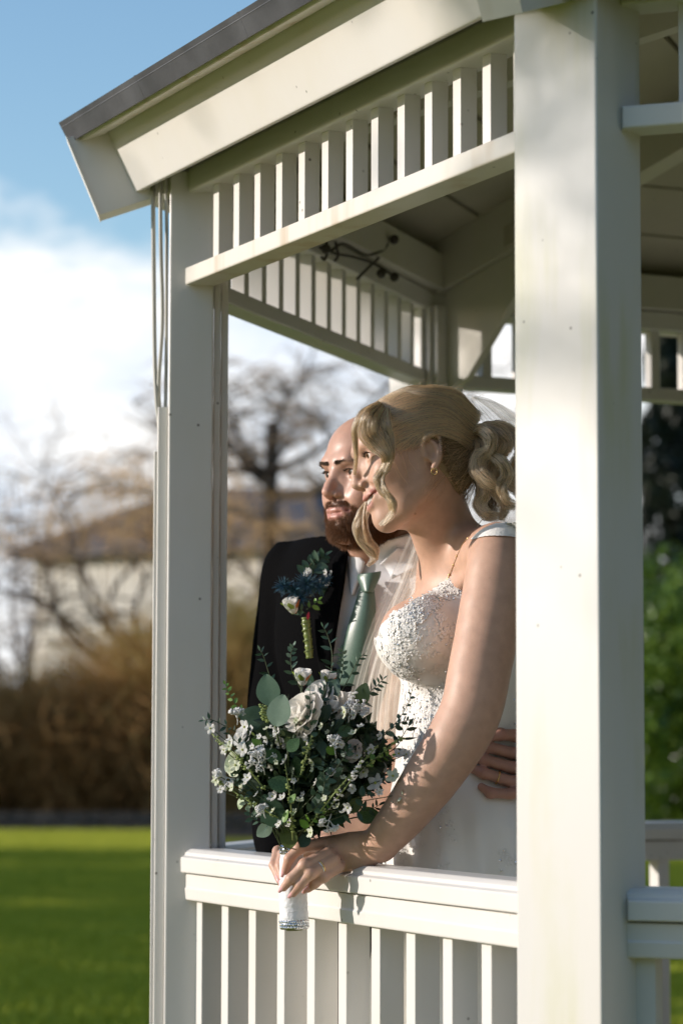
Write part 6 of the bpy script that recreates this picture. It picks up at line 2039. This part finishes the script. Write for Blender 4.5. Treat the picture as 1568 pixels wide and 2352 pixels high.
for (x, y, r) in [(125, 553, 13), (600, 755, 13), (740, 620, 14), (575, 650, 13), (770, 770, 10), (765, 1220, 13), (1100, 835, 14), (1000, 1060, 13), (1150, 690, 12), (1325, 720, 15), (1180, 905, 21), (1330, 975, 23),
                  (1290, 860, 17), (520, 990, 13), (320, 935, 9), (345, 545, 17), (160, 885, 12), (262, 905, 9), (210, 690, 12), (250, 640, 15), (330, 690, 15), (285, 790, 15), (360, 870, 12), (150, 840, 8),
                  (560, 1165, 10), (625, 1160, 10), (900, 840, 13), (950, 800, 13), (1060, 730, 12), (1240, 800, 12), (1375, 720, 12), (830, 540, 9), (980, 450, 14), (1040, 470, 11), (960, 660, 10), (1080, 540, 9), (1030, 940, 11), (700, 560, 9), (850, 1000, 8), (1200, 960, 9)]:
    blossom(439 + .36 * x, 1474 + .36 * y, rgf.uniform(4.095, 4.15) if 400 < x < 1100 else rgf.uniform(4.13, 4.18), r * 1.12)

for _ in range(46):
    a_ = rgf.uniform(0, 6.28); r_ = math.sqrt(rgf.random())
    blossom(700 + 215 * r_ * math.cos(a_), 1765 + 130 * r_ * math.sin(a_), rgf.uniform(4.10, 4.15), rgf.uniform(7, 12))
# beaded pale stems (filler) and white branching coral sprays
PALEB = bead_mesh(.0022, G_PALE); WHB = bead_mesh(.0019, WHITE)
def beaded(path, n):
    g = catmull(np.array([P(*p) for p in path]), 24)
    root = mesh('beaded_sprig', *tube(g, np.linspace(.0013, .0008, 24), 5), G_PALE, bouquet, True)
    mb_ = MB()
    for me, nn_ in ((PALEB, 'seed'), (WHB, 'seed')):
        for k in range(n):
            t = rgf.uniform(.05, 1); i = min(22, int(t * 23)); p = g[i] + rgf.normal(0, .0026, 3)
            vv_ = np.array([x.co[:] for x in me.vertices]) * rgf.uniform(.7, 1.5) + p
            mb_.add(vv_, [list(pl.vertices) for pl in me.polygons])
    o = mb_.build('seeds', PALEB.materials[0] if rgf.random() < .6 else WHB.materials[0], root); o['kind'] = 'stuff'
for pth in ([(672, 1930, 4.17), (668, 1850, 4.12), (655, 1755, 4.11)], [(700, 1910, 4.15), (770, 1820, 4.10), (868, 1712, 4.13)], [(745, 1870, 4.13), (800, 1800, 4.10), (830, 1745, 4.11)], [(610, 1815, 4.14), (550, 1745, 4.14), (487, 1686, 4.17)],
            [(640, 1880, 4.15), (570, 1840, 4.15), (492, 1790, 4.17)], [(690, 1780, 4.11), (705, 1730, 4.10), (716, 1690, 4.11)], [(840, 1760, 4.14), (890, 1720, 4.15), (925, 1690, 4.17)], [(640, 1700, 4.13), (632, 1680, 4.13), (630, 1655, 4.14)], [(612, 1660, 4.15), (606, 1640, 4.15), (603, 1618, 4.16)], [(790, 1640, 4.15), (806, 1610, 4.15), (812, 1590, 4.16)]):
    beaded(pth, 16)
CORAL = petal_mat('white_spray', (.76, .76, .74), .15)
def coral(u, v, Y, sc, ang, parent=None, n=3):
    parent = parent or bouquet
    mb_ = MB()
    def br(p, d, L_, dep):
        e = p + d * L_
        mb_.add(*tube(np.array([p, (p + e) / 2 + rgf.normal(0, L_ * .06, 3), e]), [.0009, .0008, .0007], 5))
        if dep == 0:
            for _ in range(5):
                q = d + rgf.normal(0, .8, 3); q /= np.linalg.norm(q)
                mb_.add(*tube(np.array([e, e + q * .0045]), [.0009, .0012], 4))
            return
        for _ in range(3 if dep > 1 else 2):
            q = d + rgf.normal(0, .55, 3); q /= np.linalg.norm(q); br(e, q, L_ * .72, dep - 1)
    d = RT * math.cos(rad(ang)) + UP * math.sin(rad(ang)) + CAMV(P(u, v, Y)) * .3; d /= np.linalg.norm(d)
    br(P(u, v, Y), d, sc * Y / FPX, n)
    return mb_.build('white_spray', CORAL, parent, True)
coral(608, 1780, 4.14, 26, 105); coral(590, 1775, 4.14, 24, 80); coral(772, 1742, 4.12, 20, 100); coral(800, 1660, 4.14, 18, 80); coral(540, 1790, 4.17, 18, 170); coral(545, 1665, 4.18, 14, 90); coral(810, 1650, 4.14, 18, 55)
coral(760, 1870, 4.13, 15, 250); coral(610, 1880, 4.14, 12, 110)
mbs.build('stems', STEM, bouquet, True)

# ------------------------------------------------------------------ buttonhole flower on his lapel
def jk_(u, v, lift): 
    p, _ = hit(B_JACK, u, v, lift)
    return p if p is not None else P(u, v, 4.6)
bp0 = jk_(706, 1470, .012)
YB_ = bp0[1]
bout = empty('boutonniere', P(708, 1512, YB_ - .014), 'blue thistle and green bud buttonhole pinned to the black lapel', 'boutonniere')
YB0 = YB_ - .016
RIB = mat('green_satin_ribbon', (.16, .20, .055), .3)
sg_ = [P(702, 1418, YB0), P(704, 1440, YB0), P(708, 1475, YB0), P(711, 1512, YB0)]
sgc = catmull(np.array(sg_), 28)
mesh('wrapped_stem', *tube(sgc, np.linspace(.0072, .0062, 28) * (1 + .10 * np.sin(np.arange(28) * 1.9)), 12), RIB, bout, True)
for k in range(4):
    a_ = np.linspace(0, 4.5, 16)
    c0 = sgc[4 + 6 * k]
    mesh('ribbon_turn', *tube(np.array([c0 + np.array([.0076 * math.cos(x), -.0076 * math.sin(x) , -.0016 * x]) for x in a_]), .0010, 5), RIB, bout, True)
THIS = hair_mat('thistle_spikes', (.022, .075, .075), (.075, .15, .24), .5)
cs_, rs2 = [], []
for (u, v, r_, n_) in ((704, 1342, 31, 200), (652, 1346, 25, 110), (730, 1346, 22, 110), (688, 1372, 24, 110), (746, 1332, 18, 60), (676, 1356, 24, 90)):
    c = P(u, v, YB0 - .012)
    for k in range(n_):
        d = rgf.normal(size=3); d[1] = -abs(d[1]) * .7; d /= np.linalg.norm(d)
        L_ = r_ * 4.5 / FPX * rgf.uniform(.5, 1.25)
        cs_.append(np.array([c, c + d * L_ * .5, c + d * L_ + rgf.normal(0, .0012, 3)])); rs2.append(np.array([.0009, .0007, .0002]))
hair('thistle', cs_, rs2, THIS, bout)
for pth, kd, n_, s_ in (([(712, 1330, YB0), (722, 1305, YB0), (735, 1285, YB0), (746, 1276, YB0)], 'dark', 11, 34), ([(700, 1330, YB0), (706, 1308, YB0), (718, 1290, YB0), (724, 1282, YB0)], 'dark', 9, 32),
                        ([(704, 1400, YB0), (716, 1392, YB0 - .006), (726, 1384, YB0 - .01), (732, 1378, YB0 - .01)], 'bright', 5, 20), ([(702, 1410, YB0), (690, 1400, YB0 - .006), (684, 1405, YB0 - .008)], 'euc', 5, 20),
                        ([(712, 1370, YB0), (730, 1355, YB0), (742, 1346, YB0), (750, 1336, YB0)], 'dark', 9, 26)):
    sprig(pth, kd, n_, s_, 'round', 'leaf_sprig', None, bout)
bud(671, 1391, YB0 - .014, 19, -.25, bout)
for k in range(7): blossom(752 + rgf.uniform(-14, 16), 1330 + rgf.uniform(-16, 14), YB0 - .008, 8.5, 0, bout, None, False)
for k in range(5): blossom(702 + rgf.uniform(-14, 14), 1318 + rgf.uniform(-8, 8), YB0 - .014, 7.5, 0, bout, None, False)
place(me_from('red_berry_leaf', *leaf_shape(.20, 1, .05, .1), mat('red_leaf', (.45, .02, .05), .4)), 'red_leaf', P(706, 1424, YB0 - .008), UP * .9 + RT * .15, CAMV(bp0), 20 * 4.5 / FPX, bout)
